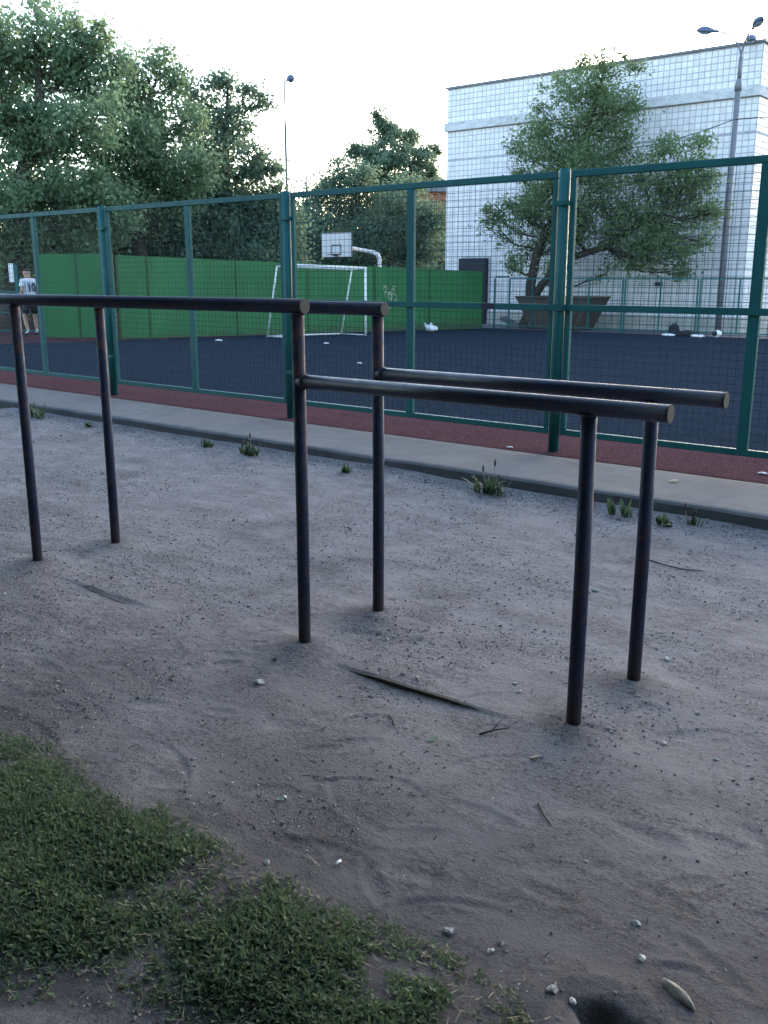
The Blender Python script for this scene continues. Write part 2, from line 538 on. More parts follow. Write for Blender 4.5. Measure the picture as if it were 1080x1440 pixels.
def dirt_h(x, y):
    x = np.asarray(x, float); y = np.asarray(y, float)
    h = 0.05 * fbm(x * 0.7, y * 0.7, 3, 1) + 0.006 * fbm(x * 3.1, y * 3.1, 4, 5)
    rough = np.clip(vnoise(x * 1.3, y * 1.3, 9) * 1.8 - 0.35, 0.15, 1.2)
    h = h + rough * (0.005 * fbm(x * 17, y * 22, 4, 12) + 0.004 * (0.25 - np.abs(fbm(x * 9, y * 17, 3, 21))) * 1.0)
    for (px, py, a, l, wd, dp) in PRINTS:
        m = (np.abs(x - px) < 0.25) & (np.abs(y - py) < 0.25)
        if not m.any(): continue
        dx = x[m] - px; dy = y[m] - py
        q = np.sqrt(((dx * cos(a) + dy * sin(a)) / l) ** 2 + ((dy * cos(a) - dx * sin(a)) / wd) ** 2)
        h[m] += -dp * np.exp(-(q ** 4)) + 0.55 * dp * np.exp(-((q - 1.25) / 0.22) ** 2)
    for (px, py, R_, a0, da, dp, wd) in ARCS:
        cx, cy = px - R_ * cos(a0), py - R_ * sin(a0)
        m = (np.abs(x - px) < 0.36) & (np.abs(y - py) < 0.36)
        if not m.any(): continue
        dx = x[m] - cx; dy = y[m] - cy
        an = (np.arctan2(dy, dx) - a0 + pi) % (2 * pi) - pi
        g = np.clip(1.3 - np.abs(an) / da, 0, 1)
        rr = np.hypot(dx, dy) - R_
        h[m] += g * dp * (-np.exp(-(rr / wd) ** 2) + 0.8 * np.exp(-((rr - 1.9 * wd) / wd) ** 2))
    for (lx, ly) in LEGS:
        d = np.hypot(x - lx, y - ly)
        h += 0.028 * np.exp(-(d / 0.16) ** 2) - 0.012 * np.exp(-(d / 0.045) ** 2)
        h += 0.012 * np.exp(-(((x - lx - 0.1) / 0.5) ** 2 + ((y - ly + 0.1) / 0.2) ** 2))
    # dirt banked behind the half buried boards, scooped out in front of them
    for (xa, xb, yb, hh) in ((-2.45, -1.5, 2.868, 0.013), (-4.45, -3.5, 2.86, 0.008)):
        e = np.clip((x - xa) / 0.25, 0, 1) * np.clip((xb - x) / 0.25, 0, 1)
        front = yb - y
        h += e * hh * np.where(front < 0, 0.65 * np.exp(-(front / 0.35) ** 2), -0.55 * np.exp(-((front - 0.05) / 0.14) ** 2))
    # small pit at the bottom edge
    d = np.hypot((x + 0.66) / 1.15, y - 1.70) + 0.06 * fbm(x * 16, y * 16, 3, 88)
    h += -0.055 / (1 + np.exp((d - 0.045) / 0.006)) + 0.008 * np.exp(-((d - 0.12) / 0.04) ** 2)
    # dust banked against the kerb
    kd = (OY + (x - OX) * ES - 1.24) - y
    h += 0.045 * np.exp(-np.clip(kd, 0, 9) / 0.2)
    gd = poly_dist(x, y, GP)
    h += 0.012 * np.clip(gd / 0.15 + 0.4, 0, 1)
    edge = np.clip(np.minimum.reduce([(x + 11.0) / 0.4, (1.6 - x) / 0.4, (y - 0.15) / 0.3]), 0, 1)
    return h * edge


gx = np.concatenate([np.arange(-11.0, -5.0, 0.03), np.arange(-5.0, -3.0, 0.0145), np.arange(-3.0, -0.2, 0.0085), np.arange(-0.2, 1.6001, 0.0145)])
yy = [0.15]
while yy[-1] < 6.85:
    yy.append(yy[-1] + 0.0065 + 0.0042 * max(0, yy[-1] - 1.0))
gy = np.array(yy)
XX, YY = np.meshgrid(gx, gy)
HH = dirt_h(XX.ravel(), YY.ravel()).reshape(XX.shape)
nx, ny = len(gx), len(gy)
idx = np.arange(nx * ny).reshape(ny, nx)
quads = np.stack([idx[:-1, :-1], idx[:-1, 1:], idx[1:, 1:], idx[1:, :-1]], -1).reshape(-1, 4)
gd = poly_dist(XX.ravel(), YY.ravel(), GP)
soil_shade = np.clip(0.95 - np.abs(np.minimum(gd, 0)) / 0.22, 0, 1) * 0.75
soil_shade = soil_shade * np.clip(0.45 + 1.6 * fbm(XX.ravel() * 6, YY.ravel() * 6, 4, 31) + 0.4, 0, 1)
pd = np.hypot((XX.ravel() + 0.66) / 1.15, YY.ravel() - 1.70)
soil_shade = np.maximum(soil_shade, np.clip(1.2 - pd / 0.07, 0, 0.4))
soil_shade = np.maximum(soil_shade, np.clip(0.75 - np.abs(YY.ravel() - 0.75) / 0.5, 0, 0.7))
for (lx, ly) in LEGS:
    soil_shade = np.maximum(soil_shade, 0.85 * np.exp(-(np.hypot(XX.ravel() - lx + 0.03, YY.ravel() - ly + 0.02) / 0.12) ** 2) * (0.7 + fbm(XX.ravel() * 12, YY.ravel() * 12, 3, 3)))  # contact shadow painted into the dirt colour around each leg foot
soil_shade = np.maximum(soil_shade, 0.72 * np.clip((3.3 - YY.ravel()) / 1.7, 0, 1) * np.clip(0.65 + 2.2 * fbm(XX.ravel() * 1.6 + 3, YY.ravel() * 1.6, 5, 45), 0, 1))  # foreground shade painted into the dirt colour, stronger towards the camera
soil_shade = np.maximum(soil_shade, np.clip(fbm(XX.ravel() * 2.3, YY.ravel() * 2.3, 5, 41) * 2.2 - 0.22, 0, 0.35))
me = np_mesh('dirt_yard', np.stack([XX.ravel(), YY.ravel(), HH.ravel()], -1), quads, True, soil_shade, 'soil_shade')
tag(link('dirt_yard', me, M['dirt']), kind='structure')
b = MB()
b.quad((-60, -40, 0), (40, -40, 0), (40, 0.15, 0), (-60, 0.15, 0))
b.quad((-60, 0.15, 0), (-11, 0.15, 0), (-11, 8.6, 0), (-60, 8.6, 0))
b.quad((1.6, 0.15, 0), (40, 0.15, 0), (40, 6.9, 0), (1.6, 6.9, 0))
tag(b.build('outer_dirt', M['dirt']), kind='structure')


def ground_at(x, y):
    return float(dirt_h(np.array([x]), np.array([y]))[0])


# concrete kerb strip with a worn rounded nose
prof = [(-1.27, -0.25), (-1.25, -0.02), (-1.235, 0.06), (-1.226, 0.105), (-1.210, 0.122), (-1.18, 0.128), (-0.70, 0.124), (-0.225, 0.12), (-0.222, -0.2)]
us = np.concatenate([np.arange(-40, -7, 0.5), np.arange(-7, 8, 0.06), np.arange(8, 30, 0.5)])
vv = []
for i, u in enumerate(us):
    for j, (w, z) in enumerate(prof):
        jit = 0.016 * float(fbm(np.array([u * 3.0]), np.array([j * 0.35]), 4, 51)[0]) if 0 < j < 6 else 0
        chip = 0.0
        if j in (3, 4, 5):
            chip = -0.03 * max(0.0, float(fbm(np.array([u * 2.2]), np.array([3.3]), 4, 61)[0]) - 0.12)
        p = W(u, w + jit - chip, z + 0.4 * jit + chip)
        vv.append(p[:])
k = len(prof)
ff = [(i * k + j, i * k + j + 1, (i + 1) * k + j + 1, (i + 1) * k + j) for i in range(len(us) - 1) for j in range(k - 1)]
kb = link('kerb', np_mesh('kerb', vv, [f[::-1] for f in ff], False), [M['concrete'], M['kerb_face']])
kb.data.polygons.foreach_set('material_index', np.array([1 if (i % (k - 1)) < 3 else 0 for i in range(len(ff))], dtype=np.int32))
tag(kb, kind='structure')


def court_sheet(name, u0, u1, w0, w1, dz, mat):
    bb = MB()
    ws = [w0] + [x for x in (2.5,) if w0 < x < w1] + [w1]
    for a, c in zip(ws, ws[1:]):
        bb.quad(W(u0, a, court_z(a) + dz), W(u1, a, court_z(a) + dz), W(u1, c, court_z(c) + dz), W(u0, c, court_z(c) + dz))
    return tag(bb.build(name, mat), kind='structure')


court_sheet('rubber_path', -40, 30, -0.200, 25.6, 0.0, M['red'])
court_sheet('court', -14.05, 30, 0.85, 25.2, 0.004, M['black'])
b = MB()
b.quad(W(-60, 25.6, -0.40), W(40, 25.6, -0.40), W(40, 29.98, -0.45), W(-60, 29.98, -0.45))
tag(b.build('pavement', M['concrete']), kind='structure')

# ---------------------------------------------------------------- tall mesh fence along the near side of the court
fence = empty('mesh_fence', W(0, 0, 0), COURT_RZ)
tag(fence, 'tall teal steel mesh fence on the red strip behind the kerb', 'fence')
POSTS = [-6.48, -3.24, 0.0, 3.24, 6.48]
for pu in POSTS:
    b = MB()
    b.tube([(pu, -0.015, 0.05), (pu, -0.015, 2.47)], 0.046, 16)
    p = b.build('post', M['teal'], fence)
    for z in (0.62, 1.357, 2.2):
        MB().box((pu, -0.03, z), (0.135, 0.075, 0.054 if z == 1.357 else 0.035)).build('bracket', M['teal'], p)
        MB().tube([(pu + 0.058, -0.067, z), (pu + 0.058, -0.078, z)], 0.009, 6).build('bolt', M['teal'], p)


def wires(u0, u1, z0, z1, step, r, w):
    vs = []; fs = []
    def bar(a, c, ax):
        n = len(vs)
        d = [(r, 0), (0, r), (-r, 0), (0, -r)]
        for q in (a, c):
            for (s, t) in d:
                vs.append((q[0] + s, q[1] + t, q[2]) if ax == 'z' else (q[0], q[1] + s, q[2] + t))
        for m in range(4):
            fs.append((n + m, n + (m + 1) % 4, n + 4 + (m + 1) % 4, n + 4 + m))
    nn = max(1, int(round((u1 - u0) / step)))
    for i in range(1, nn):
        u = u0 + (u1 - u0) * i / nn
        bar((u, w, z0), (u, w, z1), 'z')
    nn = max(1, int(round((z1 - z0) / step)))
    for i in range(1, nn):
        z = z0 + (z1 - z0) * i / nn
        bar((u0, w + 2 * r, z), (u1, w + 2 * r, z), 'u')
    return np_mesh('wire_mesh', vs, fs)


for p0, p1 in zip(POSTS, POSTS[1:]):
    a, c = p0 + 0.062, p1 - 0.062
    mid = (a + c) / 2 + 0.01
    MB().box(((a + c) / 2, 0.0, 2.428), (c - a, 0.044, 0.055), bevel=0.004).build('top_rail', M['teal'], fence)
    MB().box(((a + c) / 2, 0.0, 0.295), (c - a, 0.044, 0.05), bevel=0.004).build('bottom_rail', M['teal'], fence)
    MB().box(((a + c) / 2, -0.031, 1.357), (c - a + 0.03, 0.018, 0.054), bevel=0.003).build('middle_rail', M['teal'], fence)
    for u, wd in ((a + 0.022, 0.044), (mid, 0.085), (c - 0.022, 0.044)):
        MB().box((u, 0.0, (0.32 + 2.4) / 2), (wd, 0.043, 2.08), bevel=0.004).build('stile', M['teal'], fence)
    for q0, q1 in ((a + 0.044, mid - 0.043), (mid + 0.043, c - 0.044)):
        wm = link('wire_mesh', wires(q0, q1, 0.32, 2.4, 0.062, 0.0021, 0.004), M['wire'], fence)
        tag(wm, kind='stuff')
b = MB().box((2.53, -0.043, 1.357), (0.13, 0.006, 0.05)).build('scorch_patch', M['door'], fence)

# ---------------------------------------------------------------- the two parallel bars
def bar_frame(name, label, y, xs, zh, zl, xa, xe, lx_off):
    t = empty(name, (xs[1], y, 0))
    tag(t, label, 'parallel bar', 'stepped pipe bars standing in the dirt')
    x1 = xs[1]
    R = 0.0295
    MB().tube([(xa - x1, 0, zh), (0.036, 0, zh)], R, 20).build('high_rail', M['bar'], t)
    MB().tube([(0.0362, 0, zh), (0.041, 0, zh)], R * 1.03, 20).build('end_plate', M['cap'], t)
    MB().tube([(0.004, 0, zl), (xe - x1, 0, zl - 0.004)], R, 20).build('low_rail', M['bar'], t)
    MB().tube([(xe - x1 + 0.0002, 0, zl - 0.004), (xe - x1 + 0.005, 0, zl - 0.004)], R * 1.03, 20).build('end_plate', M['cap'], t)
    for i, x in enumerate(xs):
        top = zh - 0.02 if i < 2 else zl - 0.02
        MB().tube([(x - x1, 0, -0.25), (x - x1 + 0.004, 0, 0.6), (x - x1, 0, top)], 0.0272, 18).build('leg', M['bar_rusty'] if i != 2 else M['bar_leg'], t)
        # weld bead where leg and rail meet
        zz = zh if i < 2 else zl
        ring = [(x - x1 + 0.029 * cos(q), 0.029 * sin(q), zz - 0.028 - 0.004 * abs(sin(q))) for q in np.linspace(0, 2 * pi, 17)]
        MB().tube(ring, 0.004, 6, caps=False).build('weld', M['bar'], t)
    ring = [(0.031, 0.030 * cos(q), zl + 0.030 * sin(q)) for q in np.linspace(0, 2 * pi, 17)]
    MB().tube(ring, 0.005, 6, caps=False).build('weld', M['cap'], t)
    return t


bar_frame('parallel_bar', 'dark pipe bar nearer the grass, stepped from high to low, on its own legs', 2.945, (-4.66, -2.64, -1.336), 1.489, 1.183, -7.3, -1.062, 0)
bar_frame('parallel_bar', 'stepped dark pipe bar nearer the kerb, its low end reaching farthest right', 3.455, (-4.62, -2.615, -1.315), 1.466, 1.176, -7.2, -1.045, 0)

# half buried boards between the front legs: only a thin edge shows
for (x0, x1, y0, y1, up, lab) in ((-2.38, -1.56, 2.862, 2.874, 0.004, 'thin dark board edge half buried between middle and right front legs'),
                                  (-4.40, -3.56, 2.885, 2.812, -0.007, 'nearly buried board edge beside the left front leg of the bars')):
    bb = MB(); prev = None
    n = 14
    for k in range(n + 1):
        q = k / n
        x = x0 + (x1 - x0) * q; y = y0 + (y1 - y0) * q
        zt = ground_at(x, y + 0.04) + up * sin(pi * q) - 0.012 * (1 - sin(pi * q))
        cur = [bb.bm.verts.new((x, y + dy, z)) for dy, z in ((-0.008, zt - 0.09), (-0.008, zt), (0.008, zt + 0.001), (0.008, zt - 0.09))]
        if prev:
            for m in range(4):
                bb.bm.faces.new((prev[m], prev[(m + 1) % 4], cur[(m + 1) % 4], cur[m]))
        else:
            bb.bm.faces.new(cur)
        prev = cur
    bb.bm.faces.new(prev[::-1])
    tag(bb.build('buried_board', M['twig']), lab, 'board', 'board edges buried along the bars')

# ---------------------------------------------------------------- green sheet wall at the left end of the court
GA = (-14.30, 7.95); GB = (-13.50, 23.95)
gdir = Vector((GB[0] - GA[0], GB[1] - GA[1], 0)); glen = gdir.length; gdir.normalize()
wall = empty('green_sheet_wall', W(GA[0], GA[1], 0), COURT_RZ + math.atan2(gdir.y, gdir.x))
tag(wall, 'green sheet metal wall of wide panels behind the white goal', 'wall')


def gz(s):      # ground under the wall at distance s along it
    return court_z(GA[1] + gdir.y * s) + 0.03


seams = [0.0, 0.92, 3.95, 6.80, 9.86, 12.8, glen]
TOPH = 2.15
for i, (s0, s1) in enumerate(zip(seams, seams[1:])):
    a0 = s0 + (0.14 if i == 4 else 0.03); a1 = s1 - 0.03
    b = MB()
    v = [(a0, -0.02, gz(a0)), (a1, -0.02, gz(a1)), (a1, -0.02, gz(a1) + TOPH), (a0, -0.02, gz(a0) + TOPH)]
    f = [b.bm.verts.new(p) for p in v]; g = [b.bm.verts.new((p[0], 0.02, p[2])) for p in v]
    b.bm.faces.new(f); b.bm.faces.new(g[::-1])
    for q in range(4):
        b.bm.faces.new((f[q], g[q], g[(q + 1) % 4], f[(q + 1) % 4]))
    b.build('panel', M['green'], wall)
for i, s in enumerate(seams):
    MB().box((s, 0.0, gz(s) + 1.06), (0.045 if i != 4 else 0.07, 0.06, 2.16)).build('post', M['green_dark'], wall)
    if i == 4:
        MB().box((s + 0.12, 0.0, gz(s) + 1.06), (0.035, 0.06, 2.16)).build('post', M['green'], wall)
# short return panel that turns towards the left
ra = W(-14.34, 7.90, 0); rb = W(-15.85, 6.62, 0)
ret = empty('green_sheet_wall', ra, math.atan2(rb.y - ra.y, rb.x - ra.x))
tag(ret, 'short green sheet panel angled off the far left end of the long green wall', 'wall')
rl = (rb - ra).length
for i in range(2):
    MB().box((rl * (i + 0.5) / 2, 0, 1.14), (rl / 2 - 0.03, 0.04, 2.15)).build('panel', M['green'], ret)
    MB().box((rl * (i + 1) / 2, 0, 1.13), (0.05, 0.06, 2.17)).build('post', M['green_dark'], ret)
# sprayed scribble on the fifth panel
b = MB()
rg = random.Random(3)
for k in range(12):
    cx = 10.55 + rg.uniform(-0.22, 0.3); cz = gz(11) + 0.86 + rg.uniform(-0.1, 0.72)
    pts = []
    a0 = rg.uniform(0, 6); sp = rg.choice((-1, 1)) * rg.uniform(0.5, 1.1); rr = rg.uniform(0.05, 0.16)
    for q in range(7):
        a = a0 + sp * q
        pts.append((cx + rr * cos(a) + 0.02 * q, -0.0235, cz + rr * 0.9 * sin(a)))
    b.tube(pts, 0.008, 4)
b.build('graffiti', M['graffiti'], wall)

# ---------------------------------------------------------------- goal
gb = empty('football_goal', W(-12.15, 15.45, 0), COURT_RZ)
tag(gb, 'white pipe football goal without a net in front of the green wall', 'goal')
zr = court_z(15.45) + 0.004; zl = court_z(12.2) + 0.004
H = 2.04; r = 0.04
MB().tube([(0, 0, zr), (0, 0, zr + H)], r, 12).build('post', M['white'], gb)
MB().tube([(0, -3.23, zl), (0, -3.23, zl + H)], r, 12).build('post', M['white'], gb)
MB().tube([(0, 0.04, zr + H), (0, -3.27, zl + H)], r, 12).build('crossbar', M['white'], gb)
MB().tube([(-0.55, 0, zr + H - 0.03), (-0.55, -3.23, zl + H - 0.03)], 0.024, 10).build('rear_crossbar', M['white'], gb)
for y, zz in ((0, zr), (-3.23, zl)):
    MB().tube([(0, y, zz + H - 0.01), (-0.55, y, zz + H - 0.03)], 0.024, 10).build('top_brace', M['white'], gb)
    MB().tube([(-0.55, y, zz + H - 0.03), (-1.02, y, zz + 0.03)], 0.024, 10).build('stay', M['white'], gb)
    MB().tube([(-1.02, y, zz + 0.03), (0, y, zz + 0.03)], 0.024, 10).build('side_runner', M['white'], gb)
MB().tube([(-1.02, 0.02, zr + 0.03), (-1.02, -3.25, zl + 0.03)], 0.026, 10).build('ground_runner', M['white'], gb)

# ---------------------------------------------------------------- basketball hoop beyond the green wall
hp = empty('basketball_hoop', W(-21.1, 26.9, -0.4), COURT_RZ)
tag(hp, 'white basketball backboard on a bent pole rising beyond the green wall', 'basketball hoop')
bc = (-22.72 + 21.1, 25.8 - 26.9)      # board centre relative to the pole
MB().tube([(0, 0, 0), (0, 0, 2.85), (-0.06, -0.06, 3.05), (-0.25, -0.2, 3.14), (bc[0] + 0.2, bc[1] + 0.14, 3.42)], [0.095, 0.095, 0.095, 0.09, 0.07], 14).build('pole', M['white'], hp)
bd = MB().box((bc[0], bc[1], 3.46), (1.8, 0.03, 1.05), bevel=0.004).build('backboard', M['tile'], hp)
MB().box((bc[0] + 0.915, bc[1] + 0.01, 3.46), (0.03, 0.07, 1.09)).build('side_frame', M['flashing'], bd)
MB().box((bc[0], bc[1] + 0.01, 4.0), (1.8, 0.07, 0.03)).build('top_frame', M['flashing'], bd)
b = MB()
for (x, z, sx, sz) in ((-0.28, 3.25, 0.045, 0.45), (0.28, 3.25, 0.045, 0.45), (0, 3.4525, 0.515, 0.045), (0, 3.0475, 0.515, 0.045)):
    b.box((bc[0] + x, bc[1] - 0.0172, z), (sx, 0.003, sz))
b.build('target_square', M['door'], bd)
rim = [(bc[0] + 0.225 * cos(q), bc[1] - 0.39 + 0.225 * sin(q), 3.03) for q in np.linspace(0, 2 * pi, 25)]
rm = MB().tube(rim, 0.012, 6, caps=False).build('rim', M['door'], hp)
MB().box((bc[0], bc[1] - 0.09, 3.02), (0.2, 0.15, 0.08)).build('rim_bracket', M['door'], rm)

# ---------------------------------------------------------------- low fence at the far side of the court
f2 = empty('low_fence', W(0, 25.9, -0.38), COURT_RZ)
tag(f2, 'low teal railing fence of wire mesh along the far side of the court', 'fence')
P2 = [-14.19, -13.48, -11.38, -8.55, -5.72, -2.9, -0.08, 2.8, 5.6]
for u in P2:
    for du in ((-0.05, 0.05) if u not in (-14.19, -13.48) else (0,)):
        MB().box((u + du, 0, 0.98), (0.055, 0.055, 1.98)).build('post', M['teal'], f2)
for a, c in zip(P2, P2[1:]):
    gate = a == -14.19
    o_ = 0.03 if gate or a == -13.48 else 0.08
    e_ = 0.03 if gate else 0.08
    top = 2.06 if gate else 1.98
    MB().box(((a + c) / 2, 0, top - 0.025), (c - a - o_ - e_, 0.05, 0.05)).build('top_rail', M['teal'], f2)
    MB().box(((a + c) / 2, 0, 0.13), (c - a - o_ - e_, 0.04, 0.04)).build('bottom_rail', M['teal'], f2)
    if not gate:
        MB().box(((a + c) / 2, 0, 1.04), (0.05, 0.04, 1.78)).build('stile', M['teal'], f2)
    st = wires(a + o_, c - e_, 0.15, top - 0.05, 0.12 if gate else 0.15, 0.004, 0.0)
    tag(link('wire_mesh', st, M['wire'], f2), kind='stuff')

# ---------------------------------------------------------------- white tiled building
bl = empty('tiled_building', W(-5.66, 30, 0), COURT_RZ)
tag(bl, 'large windowless building faced with white tiles behind the far fence', 'building')
BW, BD = 13.98, 13.0
MB().box((-BW / 2, BD / 2, 4.62), (BW, BD, 10.5)).build('wall', M['mortar'], bl)
tv = []; tf = []; ta = []
rg = np.random.RandomState(8)


def tile_field(axis, a0, a1, rows, tw, skip=None):
    g = 0.026
    n = int((a1 - a0) / tw)
    tws = (a1 - a0) / n
    for (z0, z1) in rows:
        for i in range(n):
            p0 = a0 + i * tws + g / 2; p1 = a0 + (i + 1) * tws - g / 2
            if skip and skip(p0, p1, z0, z1): continue
            d = 0.012 + rg.uniform(-0.002, 0.002)
            e = 0.004
            base = len(tv)
            for (q, zz, dd) in ((p0, z0, -0.01), (p1, z0, -0.01), (p1, z1, -0.01), (p0, z1, -0.01), (p0 + e, z0 + e, d), (p1 - e, z0 + e, d), (p1 - e, z1 - e, d), (p0 + e, z1 - e, d)):
                tv.append((q, -dd, zz) if axis == 'x' else (dd, q, zz))
            for f in ((4, 5, 6, 7), (0, 1, 5, 4), (1, 2, 6, 5), (2, 3, 7, 6), (3, 0, 4, 7)):
                tf.append([base + k for k in f])
            ta.extend([rg.rand()] * 8)


def rows_between(z0, z1, th, g=0.026):
    n = max(1, int(round((z1 - z0) / th))); t = (z1 - z0) / n
    return [(z0 + i * t + g / 2, z0 + (i + 1) * t - g / 2) for i in range(n)]


ROWS = rows_between(0.12, 6.78, 0.222) + rows_between(6.85, 8.04, 0.222) + rows_between(8.44, 9.8, 0.222)
door_u = (-18.66 + 5.66, -17.2 + 5.66)
tile_field('x', -BW + 0.01, -0.01, ROWS, 0.232, lambda p0, p1, z0, z1: p1 > door_u[0] and p0 < door_u[1] and z0 < 2.5)
tile_field('y', 0.01, 12.9, ROWS, 0.3)
tl = link('tile_cladding', np_mesh('tile_cladding', tv, tf, False, ta), M['tile'], bl)
tag(tl, kind='stuff')
MB().box((-BW / 2, -0.02, -0.2), (BW + 0.04, 0.06, 0.6)).build('plinth', M['render'], bl)
MB().box((0.02, BD / 2, -0.2), (0.05, BD, 0.6)).build('plinth', M['render'], bl)
MB().box((-BW / 2 - 0.01, BD / 2 - 0.06, 8.24), (BW + 0.18, BD + 0.18, 0.37), bevel=0.015).build('concrete_band', M['ledge'], bl)
MB().box((-BW / 2, BD / 2, 9.90), (BW + 0.16, BD + 0.16, 0.09)).build('roof_edge', M['flashing'], bl)
dr = MB().box(((door_u[0] + door_u[1]) / 2, -0.15, 1.0), (door_u[1] - door_u[0] - 0.03, 0.34, 2.95)).build('door', M['door'], bl)
MB().box((door_u[0] + 0.3, -0.33, 1.0), (0.04, 0.05, 0.2)).build('handle', M['flashing'], dr)
MB().box((-9.0 + 5.66, -0.04, 1.36), (0.3, 0.08, 0.14)).build('vent', M['door'], bl)

# ---------------------------------------------------------------- rubbish skip
sk = empty('rubbish_skip', W(-11.9, 27.5, -0.42), COURT_RZ)
tag(sk, 'rusty brown sloping sided skip beside the leaning tree', 'skip')
b = MB()
T0, T1, B0, B1 = -1.75, 1.6, -1.1, 0.98
for yy_ in ((-0.8, 0.8),):
    o8 = [b.bm.verts.new(p) for p in ((B0, -0.75, 0.04), (B1, -0.75, 0.04), (B1, 0.75, 0.04), (B0, 0.75, 0.04), (T0, -0.85, 1.26), (T1, -0.85, 1.26), (T1, 0.85, 1.26), (T0, 0.85, 1.26))]
    for f in ((0, 3, 2, 1), (0, 1, 5, 4), (1, 2, 6, 5), (2, 3, 7, 6), (3, 0, 4, 7)):
        b.bm.faces.new([o8[i] for i in f])
b.build('body', M['skip'], sk)
b = MB()
for p, q in (((T0, -0.85, 1.27), (T1, -0.85, 1.27)), ((T1, -0.85, 1.27), (T1, 0.85, 1.27)), ((T0, 0.85, 1.27), (T1, 0.85, 1.27)), ((T0, -0.85, 1.27), (T0, 0.85, 1.27))):
    b.tube([p, q], 0.045, 6)
b.build('rim', M['skip'], sk)
for x0_, x1_ in ((-0.9, -1.35), (0.0, 0.0), (0.8, 1.25)):
    MB().tube([(x0_, -0.77, 0.06), (x1_, -0.87, 1.24)], 0.04, 4).build('rib', M['skip'], sk)

# rubble and shrub by the gate
b = MB()
b.box((0, 0, 0.18), (1.1, 0.5, 0.14), Matrix.Rotation(radians(24), 4, 'Y'), 0.01)
o = b.build('concrete_slab', M['concrete']); o.location = W(-13.95, 27.0, -0.42)
tag(o, 'pale concrete slab leaning on the ground behind the far gate', 'slab')

# ---------------------------------------------------------------- lamps and cable
def lamp_head(parent, root, c, yaw, tilt, L_=0.74, wd=0.36):
    bb = MB()
    r = bmesh.ops.create_uvsphere(bb.bm, u_segments=18, v_segments=11, radius=1)
    for v in r['verts']:
        x = v.co.x
        k = 1.0 - 0.30 * max(0, x) ** 2 - 0.35 * max(0, -x)
        v.co = Vector((x * L_ / 2, v.co.y * wd / 2 * k, v.co.z * k * (0.16 if v.co.z > 0 else 0.11)))
    for f in bb.bm.faces: f.smooth = True
    bb.tube([(-L_ * 0.62, 0, 0), (-L_ * 0.4, 0, 0)], 0.055, 8)
    h = bb.build('lamp_head', M['lamp'], parent)
    h.location = c; h.rotation_euler = (0, -tilt, yaw)
    g = MB()
    r = bmesh.ops.create_uvsphere(g.bm, u_segments=14, v_segments=7, radius=1)
    for v in r['verts']:
        v.co = Vector((v.co.x * L_ * 0.30 + 0.03, v.co.y * wd * 0.34, v.co.z * 0.05 - 0.075))
    g.build('lens', M['glass'], h)
    return h


lp = empty('lamp_post', W(-5.9, 28.5, -0.42), COURT_RZ)
tag(lp, 'tall grey lamp post with three curved arms in front of the tiled building', 'lamp post')
MB().tube([(0, 0, 0), (0, 0, 8.55)], [0.115, 0.098], 14).build('pole', M['pole'], lp)
MB().tube([(0, 0, 8.45), (0, 0, 8.6), (0, 0, 8.85)], [0.12, 0.128, 0.075], 14).build('collar', M['pole'], lp)
MB().tube([(0, 0, 8.8), (0, 0, 9.56)], [0.07, 0.065], 12).build('upper_pole', M['pole'], lp)
for du, dw, rise in ((-0.95, 0.0, 1.03), (0.59, -0.695, 0.78), (-0.03, 0.6, 0.75)):
    R_ = sqrt(du * du + dw * dw)
    pts = []
    for q in range(9):
        a = q / 8 * radians(72)
        f = sin(a) ** 1.0
        pts.append((du * (1 - cos(a)) / (1 - cos(radians(72))), dw * (1 - cos(a)) / (1 - cos(radians(72))), 9.5 + rise * sin(a) / sin(radians(72))))
    ar = MB().tube(pts, 0.03, 8).build('arm', M['pole'], lp)
    yaw = math.atan2(dw, du); tl_ = radians(10)
    lamp_head(ar, lp, (du + du / R_ * 0.4, dw + dw / R_ * 0.4, 9.5 + rise + 0.07), yaw, tl_)

lp2 = empty('lamp_post', (-27.5, 30.19, -0.7))
tag(lp2, 'distant slim lamp post with one round head between the left trees and the centre tree', 'lamp post')
MB().tube([(0, 0, 0), (0, 0, 8.3)], [0.065, 0.05], 10).build('pole', M['pole'], lp2)
MB().tube([(0, 0, 8.25), (0, 0, 9.85), (0.1, 0.08, 9.98)], 0.034, 8).build('upper_pole', M['flashing'], lp2)
bb = MB()
bmesh.ops.create_uvsphere(bb.bm, u_segments=14, v_segments=9, radius=0.14, matrix=Matrix.Translation((0.2, 0.16, 10.02)) @ Matrix.Diagonal((1.15, 1.15, 1.05, 1)))
bb.build('lamp_head', M['lamp'], lp2)
fp = MB().tube([(-41.6, 47.5, -0.7), (-41.6, 47.5, 8.0)], [0.09, 0.06], 8).build('utility_pole', M['pole'])
tag(fp, 'thin bare pole far off between the lamp post and the centre tree', 'pole')

A_ = W(-5.95, 28.42, 7.08)
for tgt, lab in ((W(-13.3, 29.95, 6.75), 'black cable sagging from the lamp post leftward to the tiled wall'),
                 (W(6.0, 27.6, 7.9), 'short black cable leaving the lamp post to the right'),):
    pts = [A_.lerp(tgt, q / 12) - Vector((0, 0, 0.35 * 4 * (q / 12) * (1 - q / 12))) for q in range(13)]
    o = MB().tube(pts, 0.016, 6).build('overhead_cable', M['cable'])
    tag(o, lab, 'cable')

